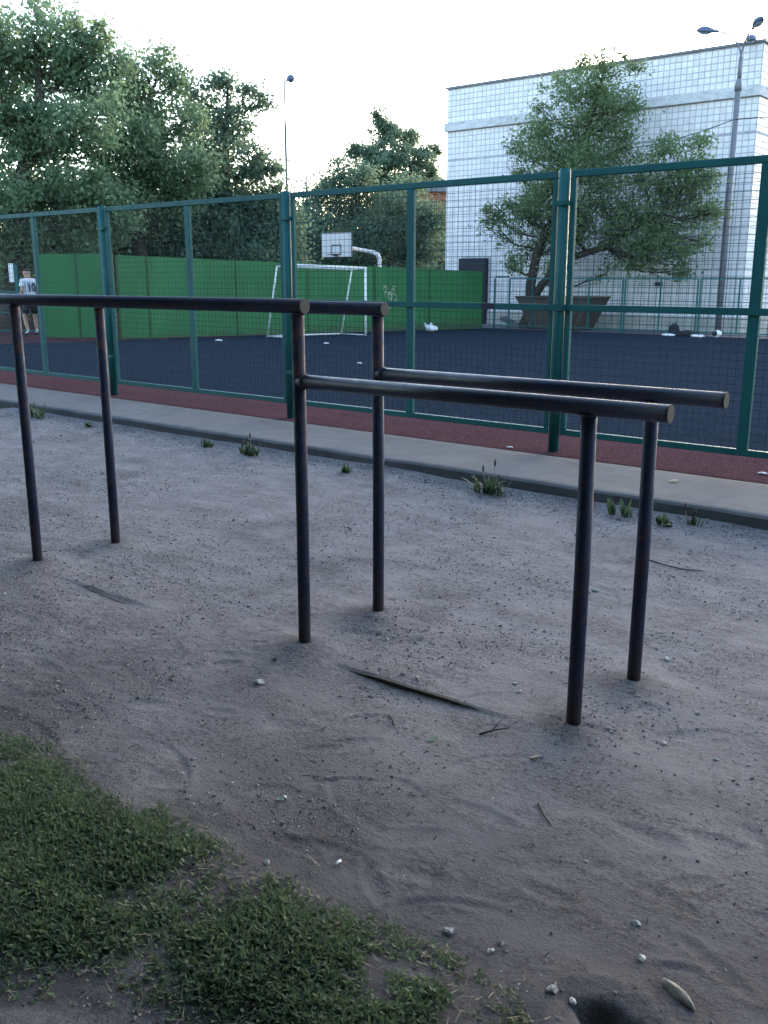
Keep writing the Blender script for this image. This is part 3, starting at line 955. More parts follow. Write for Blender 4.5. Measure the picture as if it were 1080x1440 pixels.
# far brick house behind the trees
bh = empty('brick_house', (-47.3, 69.8, -0.7), radians(40))
tag(bh, 'orange brick house far off, glimpsed between the centre trees and the tiled building', 'house')
MB().box((0, 3, 4.7), (6, 6, 9.4)).build('wall', M['brick'], bh)
b = MB().prism([(-3.3, 0), (3.3, 0), (0, 1.6)], (0, -0.3, 9.41), (0, 6.3, 9.41), (1, 0, 0), (0, 0, 1))
b.build('roof', M['flashing'], bh)
for x in (-1.8, 0, 1.8):
    for z in (3.2, 6.0, 8.2):
        MB().box((x, -0.02, z), (0.9, 0.08, 1.2)).build('window', M['pane'], bh)

TREES = {
    'A': dict(lobes=[(-27.78, 19.48, 9.33, 0.86, 0.86), (-27.66, 20.8, 9.44, 0.77, 0.77), (-26.79, 20.9, 9.25, 0.36, 0.36), (-29.23, 19.31, 8.19, 1.13, 1.13), (-28.47, 20.43, 8.06, 1.13, 1.13), (-27.34, 20.34, 8.44, 0.68, 0.68), (-28.25, 18.93, 6.23, 1.7, 1.7), (-26.03, 19.44, 6.1, 1.24, 1.24), (-29.03, 18.7, 8.79, 0.9, 0.9), (-29.64, 18.15, 7.11, 1.58, 1.58), (-30.41, 17.65, 5.2, 1.81, 1.81), (-28.29, 19.28, 4.33, 1.58, 1.58), (-26.14, 19.63, 4.35, 1.13, 1.13), (-27.68, 17.3, 3.54, 1.36, 1.36), (-30.54, 16.76, 7.01, 1.58, 1.58), (-30.92, 19.0, 10.15, 1.02, 1.02)], trunk=[(-27.77, 17.31, -0.13, 0.38), (-27.92, 17.67, 1.4, 0.33), (-28.08, 18.1, 3.16, 0.29), (-28.14, 18.59, 4.92, 0.24), (-28.16, 19.19, 6.89, 0.16), (-28.2, 19.77, 8.87, 0.06)] ),
    'B': dict(lobes=[(-27.89, 22.97, 8.39, 0.85, 0.85), (-28.01, 24.18, 8.89, 0.7, 0.7), (-27.17, 24.15, 8.33, 0.6, 0.6), (-28.24, 23.69, 7.14, 1.37, 1.37), (-29.48, 23.32, 7.8, 1.0, 1.0), (-26.71, 24.21, 6.95, 0.8, 0.8), (-27.2, 23.33, 5.49, 1.49, 1.49), (-27.4, 21.91, 4.92, 1.24, 1.24), (-25.9, 23.6, 4.96, 1.12, 1.12), (-28.07, 22.01, 3.31, 1.0, 1.0), (-27.07, 23.25, 3.58, 1.12, 1.12)], trunk=[(-27.0, 21.61, -0.55, 0.26), (-27.32, 22.12, 1.87, 0.24), (-27.53, 22.56, 3.8, 0.2), (-27.72, 23.16, 6.21, 0.14), (-27.93, 23.68, 8.39, 0.05)] ),
    'C': dict(lobes=[(-28.76, 26.49, 8.54, 0.54, 0.54), (-28.25, 27.8, 9.0, 0.54, 0.71), (-27.37, 27.83, 8.2, 0.54, 0.54), (-27.01, 28.35, 8.11, 0.46, 0.46), (-29.18, 27.29, 7.67, 0.92, 0.92), (-27.74, 27.39, 7.17, 1.03, 1.03), (-28.02, 26.65, 5.71, 1.3, 1.3), (-26.43, 26.95, 5.63, 0.98, 0.98), (-26.17, 27.75, 5.69, 0.54, 0.54), (-27.55, 26.47, 4.0, 1.36, 1.36), (-26.7, 27.54, 4.28, 0.98, 0.98), (-29.06, 26.56, 6.42, 0.76, 0.76)], trunk=[(-26.67, 25.65, -0.75, 0.24), (-27.06, 26.18, 1.89, 0.22), (-27.37, 26.6, 4.0, 0.18), (-27.68, 27.18, 6.63, 0.11), (-28.01, 27.63, 8.87, 0.04)] ),
    'D': dict(lobes=[(-43.59, 57.8, 12.87, 0.67, 0.92), (-43.61, 58.85, 11.94, 1.33, 1.33), (-43.98, 57.21, 10.49, 1.13, 1.13), (-45.11, 56.82, 10.44, 0.72, 0.72), (-42.41, 59.86, 11.23, 1.13, 1.13), (-40.86, 59.71, 10.37, 0.82, 0.82), (-40.27, 60.13, 10.51, 0.46, 0.46), (-41.89, 56.95, 9.7, 1.95, 1.95), (-40.63, 58.68, 9.05, 1.54, 1.54), (-44.05, 56.87, 9.12, 1.13, 1.13), (-40.4, 59.79, 8.89, 0.72, 0.72), (-43.17, 58.7, 8.23, 2.31, 2.31)], trunk=[(-40.83, 55.73, -2.33, 0.3), (-41.87, 57.12, 4.64, 0.25), (-42.7, 57.88, 9.12, 0.16), (-43.66, 58.32, 12.85, 0.04)] ),
    'E': dict(lobes=[(-38.07, 46.83, 7.49, 1.31, 1.31), (-39.53, 47.22, 7.11, 0.79, 0.79), (-37.56, 48.13, 7.24, 1.14, 1.14), (-39.89, 46.8, 6.14, 1.31, 1.31), (-38.81, 48.98, 5.57, 2.19, 2.19), (-35.7, 49.29, 5.47, 2.19, 2.19), (-33.98, 50.28, 5.04, 1.49, 1.49), (-38.71, 44.72, 4.13, 1.97, 1.97), (-36.19, 47.04, 3.32, 2.19, 2.19), (-34.25, 49.54, 3.34, 1.97, 1.97), (-38.31, 46.9, 2.5, 1.75, 1.75)], trunk=[(-36.48, 46.31, -1.75, 0.2), (-37.11, 47.15, 2.49, 0.16), (-37.91, 47.86, 6.74, 0.05)] ),
    'F': dict(lobes=[(-15.87, 34.61, 8.97, 0.67, 0.78), (-17.07, 35.29, 9.47, 0.37, 0.37), (-15.03, 34.98, 9.07, 0.51, 0.51), (-17.67, 35.56, 8.53, 1.15, 1.15), (-16.38, 36.0, 7.95, 1.22, 1.22), (-14.85, 35.06, 7.91, 0.57, 0.57), (-18.51, 35.2, 7.66, 0.72, 0.72), (-18.37, 34.42, 6.66, 1.09, 1.09), (-19.65, 35.06, 6.62, 0.51, 0.51), (-16.76, 35.11, 6.48, 1.49, 1.49), (-15.1, 35.24, 6.37, 0.74, 0.74), (-19.71, 35.53, 5.67, 0.57, 0.57), (-17.93, 34.9, 5.12, 1.38, 1.38), (-15.63, 34.12, 4.81, 1.31, 1.31), (-20.76, 35.14, 4.27, 0.47, 0.47), (-20.18, 35.58, 4.46, 0.47, 0.47), (-18.93, 34.82, 3.96, 0.85, 0.85), (-14.54, 34.93, 4.06, 1.0, 1.0), (-13.75, 35.58, 4.69, 0.9, 0.9), (-12.41, 34.25, 5.48, 0.84, 0.84), (-12.2, 34.98, 6.12, 0.5, 0.5), (-13.85, 35.23, 6.03, 0.36, 0.36), (-11.93, 34.56, 4.53, 0.75, 0.75), (-11.6, 34.9, 5.13, 0.35, 0.35), (-13.18, 35.7, 3.67, 1.19, 1.19), (-13.82, 34.38, 2.76, 0.99, 0.99), (-12.67, 34.95, 2.38, 0.78, 0.78), (-15.52, 35.42, 2.82, 0.93, 0.93), (-19.21, 35.43, 2.61, 0.75, 0.75), (-19.9, 35.24, 2.06, 0.41, 0.41), (-16.96, 34.65, 3.23, 0.99, 0.99), (-15.58, 35.05, 1.76, 0.33, 0.33), (-17.7, 35.04, 2.04, 0.56, 0.56), (-11.9, 34.87, 2.86, 0.36, 0.36)], trunk=[(-19.1, 35.22, -0.48, 0.3), (-18.97, 35.22, 0.35, 0.24), (-18.77, 35.21, 1.35, 0.2), (-18.38, 35.19, 2.73, 0.17), (-17.72, 35.16, 4.33, 0.14), (-16.97, 35.12, 5.99, 0.11), (-16.38, 35.09, 7.58, 0.07), (-16.1, 35.08, 9.14, 0.03)] ),
}
BOUGH = [(-19.03, 35.22, 0.21, 0.17), (-18.31, 35.18, 1.35, 0.16), (-17.15, 35.13, 2.36, 0.14), (-15.64, 35.06, 2.74, 0.12), (-14.47, 35.0, 3.43, 0.1), (-13.45, 34.96, 3.89, 0.07), (-12.59, 34.92, 4.78, 0.04)]
HEDGE = [(-29.87, 23.21, 2.91, 0.95, 0.95), (-28.95, 24.29, 3.05, 1.06, 1.06), (-27.18, 24.62, 2.77, 1.06, 1.06), (-26.33, 25.78, 2.91, 1.11, 1.11), (-25.66, 27.19, 3.19, 1.06, 1.06), (-31.22, 22.93, 2.8, 1.06, 1.06), (-25.11, 25.81, 2.13, 0.79, 0.79)]
THICKET = [(-34.48, 23.61, 2.74, 1.29, 1.29), (-33.63, 24.25, 1.63, 1.15, 1.15), (-34.47, 22.5, 1.35, 1.29, 1.29), (-36.35, 21.85, 1.91, 1.72, 1.72), (-39.46, 21.53, 2.49, 2.29, 2.29), (-34.51, 23.58, 0.5, 1.0, 1.0)]
FILL_F = [(-16.65, 34.54, 3.99, 1.08, 1.08), (-14.81, 34.28, 3.91, 0.94, 0.94), (-18.47, 35.13, 4.09, 1.13, 1.13), (-20.64, 35.55, 3.63, 0.71, 0.71), (-16.51, 34.98, 8.32, 0.95, 0.95), (-13.41, 34.93, 3.39, 0.94, 0.94), (-16.79, 34.04, 5.75, 1.33, 1.33), (-15.63, 35.04, 7.26, 1.05, 1.05), (-14.59, 35.49, 5.48, 0.69, 0.69), (-18.08, 35.71, 2.88, 0.97, 0.97), (-11.67, 35.06, 3.83, 0.51, 0.51), (-12.4, 34.68, 1.75, 0.36, 0.36), (-13.19, 35.49, 4.91, 0.88, 0.88), (-12.11, 35.24, 3.86, 0.61, 0.61), (-13.23, 34.59, 6.28, 0.66, 0.66), (-14.25, 35.16, 2.4, 0.8, 0.8)]
FILL_A = [(-26.88, 21.05, 8.08, 1.05, 1.05), (-27.11, 21.62, 6.0, 1.29, 1.29), (-26.3, 20.23, 3.63, 1.29, 1.29), (-27.95, 19.43, 2.76, 1.17, 1.17), (-28.4, 17.88, 2.51, 1.05, 1.05)]
FILL_H = [(-31.09, 24.61, 4.3, 1.22, 1.22), (-28.87, 24.81, 3.96, 1.22, 1.22), (-28.51, 26.65, 4.31, 1.22, 1.22), (-27.35, 27.8, 4.06, 1.22, 1.22), (-31.93, 24.15, 3.25, 1.22, 1.22), (-25.51, 27.83, 3.73, 0.81, 0.81), (-26.12, 27.94, 4.8, 0.71, 0.71), (-29.44, 26.09, 5.1, 1.22, 1.22)]
FILL_FAR = [(-55.84, 59.09, 3.54, 2.9, 2.9), (-55.25, 61.27, 4.53, 2.9, 2.9), (-54.87, 63.71, 3.19, 2.9, 2.9), (-51.05, 62.11, 2.26, 2.9, 2.9), (-50.3, 64.21, 3.69, 2.9, 2.9), (-48.45, 64.9, 4.46, 2.9, 2.9), (-47.42, 66.72, 3.02, 2.9, 2.9), (-46.76, 69.16, 2.32, 2.9, 2.9), (-44.5, 69.19, 3.83, 2.9, 2.9), (-68.57, 52.34, 2.25, 2.71, 2.71), (-64.77, 52.3, 2.23, 2.71, 2.71), (-65.67, 56.09, 2.26, 2.71, 2.71), (-61.21, 55.31, 2.23, 2.71, 2.71), (-59.46, 56.87, 2.23, 2.71, 2.71), (-58.57, 59.31, 2.24, 2.71, 2.71), (-57.77, 61.97, 2.26, 2.71, 2.71)]

# ---------------------------------------------------------------- trees
def leaf_cloud(name, lobes, per_m2, size, mat, seed, parent, droop=0.3, shell=0.5, clump=0.30, zmin=None):
    rg = np.random.RandomState(seed)
    C_, S_, N_, T_ = [], [], [], []
    for (cx, cy, cz, rh, rv) in lobes:
        nc = max(5, int(16 * rh * rh + 5))
        d = rg.normal(size=(nc, 3)); d /= np.linalg.norm(d, axis=1)[:, None]
        rad = rg.rand(nc) ** shell
        cc = np.array([cx, cy, cz]) + d * rad[:, None] * np.array([rh, rh, rv]) * rg.uniform(0.75, 1.12, (nc, 1))
        tone = np.clip(rg.normal(0.42, 0.2, nc), 0, 1)
        n = int(per_m2 * rh * rv)
        w = rg.uniform(0.3, 1.7, nc); w /= w.sum()
        ci = rg.choice(nc, n, p=w)
        s = clump * (0.35 + 0.65 * min(1.0, rh)) * rg.uniform(0.6, 1.3, nc)
        off = rg.normal(size=(n, 3)) * s[ci][:, None] * np.array([1, 1, 0.75])
        p = cc[ci] + off
        C_.append(p)
        nn = rg.normal(size=(n, 3)) + 0.7 * d[ci] + np.array([0, 0, 0.55])
        N_.append(nn / np.linalg.norm(nn, axis=1)[:, None])
        S_.append(size * rg.uniform(0.55, 1.3, n))
        T_.append(np.clip(tone[ci] + rg.normal(0, 0.13, n), 0, 1))
    P = np.concatenate(C_); N = np.concatenate(N_); S = np.concatenate(S_); T = np.concatenate(T_)
    if zmin is not None:
        k = (P[:, 2] > zmin[0]) | (P[:, 1] < zmin[1])
        P, N, S, T = P[k], N[k], S[k], T[k]
    n = len(P)
    ref = rg.normal(size=(n, 3)); ref[:, 2] -= droop * 2
    a = ref - N * (ref * N).sum(1)[:, None]
    a /= np.linalg.norm(a, axis=1)[:, None]
    bq = np.cross(N, a)
    v = np.empty((n, 4, 3))
    v[:, 0] = P
    v[:, 1] = P + a * (S * 0.5)[:, None] + bq * (S * 0.34)[:, None] + N * (S * 0.07)[:, None]
    v[:, 2] = P + a * (S * 1.1)[:, None] - N * (S * 0.08)[:, None]
    v[:, 3] = P + a * (S * 0.5)[:, None] - bq * (S * 0.34)[:, None] + N * (S * 0.07)[:, None]
    me = np_mesh(name, v.reshape(-1, 3), np.arange(4 * n).reshape(n, 4), False, np.repeat(T, 4))
    o = link(name, me, mat, parent)
    tag(o, kind='stuff')
    return o


def tree(name, label, cat, group, trunk, lobes, per_m2, size, mat, seed, extra=None, clump=0.30, shell=0.5, twigs=7, zmin=None):
    base = Vector(trunk[0][:3])
    t = empty(name, base)
    tag(t, label, cat, group)
    rg = random.Random(seed)
    trunk = [trunk[0]] + [(x + rg.uniform(-.22, .22), y + rg.uniform(-.22, .22), z, r) for x, y, z, r in trunk[1:]]
    loc = [tuple(np.array(l[:3]) - np.array(base)) + tuple(l[3:]) for l in lobes]
    stems = [trunk] + ([extra] if extra else [])
    allp = []
    b = MB()
    for st in stems:
        pts = [Vector(p[:3]) - base for p in st]
        rad = [p[3] for p in st]
        if st is trunk:
            pts = [pts[0] - Vector((0, 0, 0.5))] + pts; rad = [rad[0] * 1.35] + rad
        b.tube(pts, rad, 10)
        for (p, q, r0, r1) in zip(pts, pts[1:], rad, rad[1:]):
            for k in range(4):
                allp.append((p.lerp(q, k / 4), r0 + (r1 - r0) * k / 4))
    b.build('trunk', M['bark'], t)
    b = MB()
    for (cx, cy, cz, rh, rv) in loc:
        c = Vector((cx, cy, cz))
        cand = [(((c - p).length + 1.6 * max(0, p.z - c.z + 0.4)), p, r) for p, r in allp if p.z > 0.6]
        if not cand: continue
        _, p, r = min(cand, key=lambda z: z[0])
        m = p.lerp(c, 0.5) + Vector((rg.uniform(-.2, .2), rg.uniform(-.2, .2), -0.12 * (c - p).length))
        rr = min(r * 0.6, 0.03 + 0.03 * rh)
        b.tube([p, m, c], [rr, rr * 0.7, rr * 0.4], 6)
        for k in range(twigs):
            s = p.lerp(m, rg.random()) if rg.random() < 0.2 else m.lerp(c, rg.random())
            dv = Vector((rg.gauss(0, 1), rg.gauss(0, 1), rg.gauss(0.2, 0.8))).normalized()
            e = c + Vector((dv.x * rh, dv.y * rh, dv.z * rv)) * rg.uniform(0.7, 1.0)
            b.tube([s, s.lerp(e, 0.5) + Vector((0, 0, -0.06)), e], [rr * 0.4, rr * 0.25, 0.006], 4, caps=False)
    b.build('branches', M['bark'], t)
    leaf_cloud('crown', loc, per_m2, size, mat, seed, t, clump=clump, shell=shell, zmin=zmin)
    return t


g_ = 'leafy trees behind the green wall'
tree('broad_tree', 'tall broad leafy tree at the far left with a thick dark trunk', 'tree', None, TREES['A']['trunk'], TREES['A']['lobes'] + FILL_A, 1650, 0.15, M['leafA'], 1)
tree('broad_tree', 'middle leafy tree behind the green wall, right of the tallest left tree', 'tree', None, TREES['B']['trunk'], TREES['B']['lobes'], 1600, 0.15, M['leafA'], 2)
tree('broad_tree', 'slimmer leafy tree with a spiky top just left of the distant slim lamp post', 'tree', None, TREES['C']['trunk'], TREES['C']['lobes'], 1500, 0.16, M['leafD'], 3)
tree('maple_tree', 'distant pointed maple rising above the dark bushes left of the tiled building', 'tree', None, TREES['D']['trunk'], TREES['D']['lobes'], 1250, 0.2, M['leafD'], 4, clump=0.26)
tree('tall_bush', 'round dark bush below the distant pointed maple, behind the basketball hoop', 'bush', None, TREES['E']['trunk'], TREES['E']['lobes'], 1300, 0.18, M['leafD'], 5, clump=0.36)
tree('leaning_tree', 'loose crowned tree with a low bough leaning right in front of the tiled building', 'tree', None, TREES['F']['trunk'], TREES['F']['lobes'] + FILL_F, 1180, 0.12, M['leafF'], 6, extra=BOUGH, clump=0.27, shell=0.45, twigs=9)
hd = empty('hedge', (-26.5, 25.5, -0.7))
tag(hd, 'dark dense hedge right behind the green wall under the trees', 'hedge')
hl = [(x + 26.5, y - 25.5, z + 0.7, a, c) for x, y, z, a, c in HEDGE + FILL_H]
hl += [(x, y, z - 1.5, a * 1.1, c * 1.2) for x, y, z, a, c in hl]
b = MB()
for (x, y, z, a, c) in hl[:len(hl) // 2]:
    b.tube([(x, y, -0.1), (x + 0.15, y, z)], [0.07, 0.03], 6)
b.build('stems', M['bark'], hd)
leaf_cloud('foliage', hl, 1500, 0.16, M['leafD'], 15, hd, clump=0.4)
th = empty('thicket', (-34.5, 23.0, -0.7))
tag(th, 'dark thicket at the far left edge behind the thick trunk', 'thicket')
tl_ = [(x + 34.5, y - 23.0, z + 0.7, a, c) for x, y, z, a, c in THICKET]
tl_ += [(-6.5, -2.5, 1.5, 2.2, 1.8), (3.5, 3.5, 1.2, 1.6, 1.4), (5.5, 5.5, 1.5, 1.6, 1.8)]
b = MB()
for (x, y, z, a, c) in tl_:
    b.tube([(x, y, -0.1), (x + 0.1, y, z)], [0.08, 0.03], 6)
b.build('stems', M['bark'], th)
leaf_cloud('foliage', tl_, 1300, 0.17, M['leafD'], 16, th, clump=0.4)
# far row of trees on the horizon
fw = leaf_cloud('far_trees', [(-47 + 3.2 * k, 48 + 5.2 * k, 2.2 + 1.2 * sin(k * 2.1), 3.2, 3.0 + 0.8 * cos(k * 1.7)) for k in range(0, 6)]
                + [(-52 - 6 * k, 38 - 7 * k, 3.5, 4.5, 4.5) for k in range(0, 6)] + [(-28 + 5 * k, 76 - 1.2 * k, 3.0, 4.0, 3.6) for k in range(0, 12)] + FILL_FAR, 380, 0.36, M['leafD'], 17, None, clump=0.8)
tag(fw, 'hazy row of far trees along the horizon', 'trees', None, 'stuff')

# trees added out of view behind the camera, to shade the near dirt and grass
def canopy(cx, cy, n, rx, ry, z, seed):
    r_ = random.Random(seed)
    out = []
    while len(out) < n:
        a = r_.uniform(-1, 1); b_ = r_.uniform(-1, 1)
        if a * a + b_ * b_ < 1:
            out.append((cx + a * rx, cy + b_ * ry, z + r_.uniform(-0.2, 0.8), r_.uniform(1.1, 1.7), r_.uniform(0.6, 0.9)))
    return out


for (bx, by, lab, lob, sd_) in ((-0.6, -1.9, 'unseen leafy tree added just behind the camera for shade', canopy(-1.2, -1.3, 80, 3.8, 2.6, 3.9, 5) + [(-1.2, -3.6, 3.4, 2.2, 1.8), (0.8, -4.0, 4.6, 2.2, 2.0), (-1.0, -2.4, 6.6, 2.4, 1.6)], 61),
                                (4.4, -1.9, 'unseen leafy tree added behind and right of the camera for shade', canopy(3.2, -0.8, 50, 3.0, 2.6, 4.2, 6) + [(3.0, -3.8, 3.0, 2.2, 2.0), (5.6, -3.0, 3.2, 2.2, 2.2), (4.4, -2.0, 6.2, 2.4, 1.6)], 62),
                                (-6.6, -2.6, 'unseen leafy tree added behind and left of the camera for shade', canopy(-6.2, -1.4, 34, 3.2, 2.3, 4.2, 7) + [(-4.6, -4.2, 3.0, 2.2, 2.0), (-8.0, -3.6, 3.2, 2.4, 2.2), (-6.6, -2.6, 6.2, 2.4, 1.6)], 63)):
    tree('added_shade_tree', lab, 'tree', None, [(bx, by, -0.05, 0.24), (bx, by, 1.6, 0.2), (bx + 0.1, by + 0.2, 3.6, 0.17), (bx + 0.1, by + 0.4, 6.4, 0.1)], lob, 420, 0.34, M['leafA'], sd_, clump=0.55, shell=0.4, twigs=4, zmin=(3.2, -2.6 - by))

rg_ = random.Random(77)
bh_ = empty('hedge', (-1.0, -5.6, 0))  # hedge added out of view, to keep low sky light off the foreground
tag(bh_, 'unseen tall dense hedge added behind the camera to block low sky light', 'hedge')
hl = []
for k in range(34):
    x = -17 + k * 1.05
    for z in (0.7, 1.9, 3.1, 4.2):
        hl.append((x + rg_.uniform(-.3, .3), rg_.uniform(-.5, .5) + 0.012 * x * x * 0.6, z, 1.15, 0.95))
b = MB()
for k in range(34):
    b.tube([(-17 + k * 1.05, 0, -0.1), (-17 + k * 1.05, 0.1, 3.4)], [0.05, 0.02], 5)
b.build('stems', M['bark'], bh_)
leaf_cloud('foliage', hl, 330, 0.30, M['leafA'], 64, bh_, clump=0.5)

# ---------------------------------------------------------------- grass patch (knotgrass), nearly leaf by leaf
def grass_patch():
    rg = np.random.RandomState(21)
    n = 46000
    x = rg.uniform(-4.5, -0.65, n); y = rg.uniform(0.7, 1.75, n)
    d = poly_dist(x, y, GP)
    pn = fbm(x * 3.6, y * 3.6, 5, 71)
    ragged = d + 0.05 + 0.12 * fbm(x * 7, y * 7, 4, 75)
    den = np.clip(ragged / 0.19 + 0.12, 0, 1) ** 0.9 * np.clip(1.0 + 4.2 * pn, 0.05, 1)
    den = np.where(d < -0.06, 0.0, den)
    thin = np.where(x < -3.2, 0.45, 1.0)
    k = rg.rand(n) < den * thin
    x, y, d, den = x[k], y[k], d[k], den[k]
    n = len(x)
    z = dirt_h(x, y)
    lush = np.clip(den + 0.4 * fbm(x * 9, y * 9, 3, 77), 0.2, 1.2)
    tone0 = np.clip(0.36 + 1.8 * fbm(x * 5.5, y * 5.5, 4, 81), 0, 1)
    V = []; T = []
    for j in range(7):
        az = rg.uniform(0, 2 * pi, n); el = rg.uniform(-0.1, 0.95, n)
        hgt = rg.uniform(0.001, 0.013, n) * lush
        ln = rg.uniform(0.009, 0.024, n) * (0.75 + 0.35 * lush)
        wd = ln * rg.uniform(0.18, 0.30, n)
        if j >= 5:
            ln = ln * 1.5; wd = ln * 0.06; el = rg.uniform(0.3, 1.3, n)
        a = np.stack([np.cos(az) * np.cos(el), np.sin(az) * np.cos(el), np.sin(el)], -1)
        s = np.stack([-np.sin(az), np.cos(az), rg.uniform(-.5, .5, n)], -1)
        p = np.stack([x + rg.normal(0, 0.008, n), y + rg.normal(0, 0.008, n), z + hgt], -1)
        q = np.empty((n, 4, 3))
        q[:, 0] = p
        q[:, 1] = p + a * (ln * 0.5)[:, None] + s * wd[:, None]
        q[:, 2] = p + a * ln[:, None] - np.array([0, 0, 0.15]) * ln[:, None]
        q[:, 3] = p + a * (ln * 0.5)[:, None] - s * wd[:, None]
        V.append(q); T.append(np.clip(tone0 + rg.normal(0, 0.24, n), 0, 1))
    V = np.concatenate(V).reshape(-1, 3); T = np.concatenate(T)
    m = len(T)
    o = link('grass', np_mesh('grass', V, np.arange(4 * m).reshape(m, 4), False, np.repeat(T, 4)), M['grass'])
    tag(o, 'short ragged green grass patch at the lower left', 'grass', None, 'stuff')


grass_patch()
rg = np.random.RandomState(36)
n = 2600
x = rg.uniform(-3.2, -0.7, n); y = rg.uniform(0.85, 1.75, n)
k = poly_dist(x, y, GP) > -0.05
x, y = x[k], y[k]; n = len(x)
z = dirt_h(x, y) + rg.uniform(0.002, 0.014, n)
l = rg.uniform(0.005, 0.02, n); w_ = rg.uniform(0.0006, 0.0016, n); a = rg.uniform(0, pi, n)
d = np.stack([np.cos(a) * l, np.sin(a) * l, rg.uniform(-0.006, 0.008, n)], -1); s_ = np.stack([-np.sin(a) * w_, np.cos(a) * w_, 0 * a], -1)
p = np.stack([x, y, z], -1)
V = np.stack([p - d - s_, p + d - s_ * 0.4, p + d + s_ * 0.4, p - d + s_], 1)
o = link('dead_grass', np_mesh('dead_grass', V.reshape(-1, 3), np.arange(4 * n).reshape(n, 4), False), M['deadleaf'])
tag(o, 'dry dead blades lying in the green grass patch', 'grass', None, 'stuff')

# ---------------------------------------------------------------- gravel and dry bits lying about
def scatter_gravel():
    rg = np.random.RandomState(31)
    n = 52000
    y = 0.95 + 5.5 * rg.rand(n) ** 1.5
    x = -0.2 - (1.1 + 1.5 * y) * rg.rand(n) ** 0.9
    kd = (OY + (x - OX) * ES - 1.24) - y
    clus = vnoise(x * 2.5, y * 2.5, 91)
    k = (kd > 0.0) & (rg.rand(n) < np.clip(clus * 2.4 - 0.75, 0.07, 1)) & (poly_dist(x, y, GP) < 0.02)
    x, y = x[k], y[k]
    m = 5200                                  # rubble line under the kerb
    xk = rg.uniform(-10.5, -0.4, m)
    yk = OY + (xk - OX) * ES - 1.27 - np.abs(rg.normal(0, 0.16, m))
    x = np.concatenate([x, xk]); y = np.concatenate([y, yk])
    n = len(x)
    z = dirt_h(x, y)
    s = 0.0013 + 0.0040 * rg.rand(n) ** 3.0 + 0.0004 * y
    big = rg.rand(n) < 0.02
    s[big] *= 2.0
    oc = np.array([(1, 0, 0), (-1, 0, 0), (0, 1, 0), (0, -1, 0), (0, 0, 1), (0, 0, -1)], float)
    fc = np.array([(0, 2, 4), (2, 1, 4), (1, 3, 4), (3, 0, 4), (2, 0, 5), (1, 2, 5), (3, 1, 5), (0, 3, 5)])
    ang = rg.uniform(0, 2 * pi, n)
    sc = s[:, None] * rg.uniform(0.6, 1.4, (n, 3)) * np.array([1.15, 0.95, 0.62])
    v = oc[None] * sc[:, None, :] * rg.uniform(0.75, 1.25, (n, 6, 1))
    vx = v[..., 0] * np.cos(ang)[:, None] - v[..., 1] * np.sin(ang)[:, None]
    vy = v[..., 0] * np.sin(ang)[:, None] + v[..., 1] * np.cos(ang)[:, None]
    V = np.stack([vx + x[:, None], vy + y[:, None], v[..., 2] + z[:, None] + 0.25 * s[:, None]], -1).reshape(-1, 3)
    F = (fc[None] + (np.arange(n) * 6)[:, None, None]).reshape(-1, 3)
    T = np.where(rg.rand(n) < 0.26, rg.uniform(0.82, 1.0, n), rg.uniform(0.0, 0.72, n))
    o = link('gravel', np_mesh('gravel', V, F, False, np.repeat(T, 6)), M['gravel'])
    tag(o, 'fine gravel and crumbs scattered over the bare dirt', 'gravel', None, 'stuff')
    # straw and bark crumbs near the grass edge and kerb
    n = 380
    x = rg.uniform(-3.2, -0.4, n); y = 1.62 + rg.normal(0, 0.09, n) - 0.25 * rg.rand(n)
    j = rg.rand(n) < 0.35
    x[j] = rg.uniform(-10, -0.6, j.sum()); y[j] = OY + (x[j] - OX) * ES - 1.3 - np.abs(rg.normal(0, 0.1, j.sum()))
    z = dirt_h(x, y) + 0.004
    l = rg.uniform(0.004, 0.017, n); w_ = rg.uniform(0.0006, 0.0013, n); a = rg.uniform(0, pi, n)
    d = np.stack([np.cos(a) * l, np.sin(a) * l, rg.uniform(-0.004, 0.006, n)], -1); s_ = np.stack([-np.sin(a) * w_, np.cos(a) * w_, 0 * a], -1)
    p = np.stack([x, y, z], -1)
    up = np.array([0, 0, 0.0015])
    V = np.stack([p - d - s_, p + d - s_, p + d + s_, p - d + s_], 1)
    V[:, 2:] += up
    o = link('straw', np_mesh('straw', V.reshape(-1, 3), np.arange(4 * n).reshape(n, 4), False), M['deadleaf'])
    tag(o, 'dry straw and stem bits along the grass edge', 'litter', None, 'stuff')


scatter_gravel()
rg = np.random.RandomState(35)
n = 420
y = 1.5 + 4.6 * rg.rand(n) ** 1.3; x = -0.3 - (0.9 + 1.5 * y) * rg.rand(n)
z = dirt_h(x, y) + 0.003
l = rg.uniform(0.004, 0.022, n) * rg.rand(n) + 0.004; w_ = rg.uniform(0.0008, 0.002, n); a = rg.uniform(0, pi, n)
d = np.stack([np.cos(a) * l, np.sin(a) * l, rg.uniform(-0.003, 0.004, n)], -1); s_ = np.stack([-np.sin(a) * w_, np.cos(a) * w_, 0 * a], -1)
p = np.stack([x, y, z], -1)
V = np.stack([p - d - s_, p + d - s_, p + d + s_ + [0, 0, 0.0015], p - d + s_ + [0, 0, 0.0015]], 1)
o = link('twig_bits', np_mesh('twig_bits', V.reshape(-1, 3), np.arange(4 * n).reshape(n, 4), False), M['twig'])
tag(o, 'short dark twig bits and bark crumbs over the dirt', 'litter', None, 'stuff')


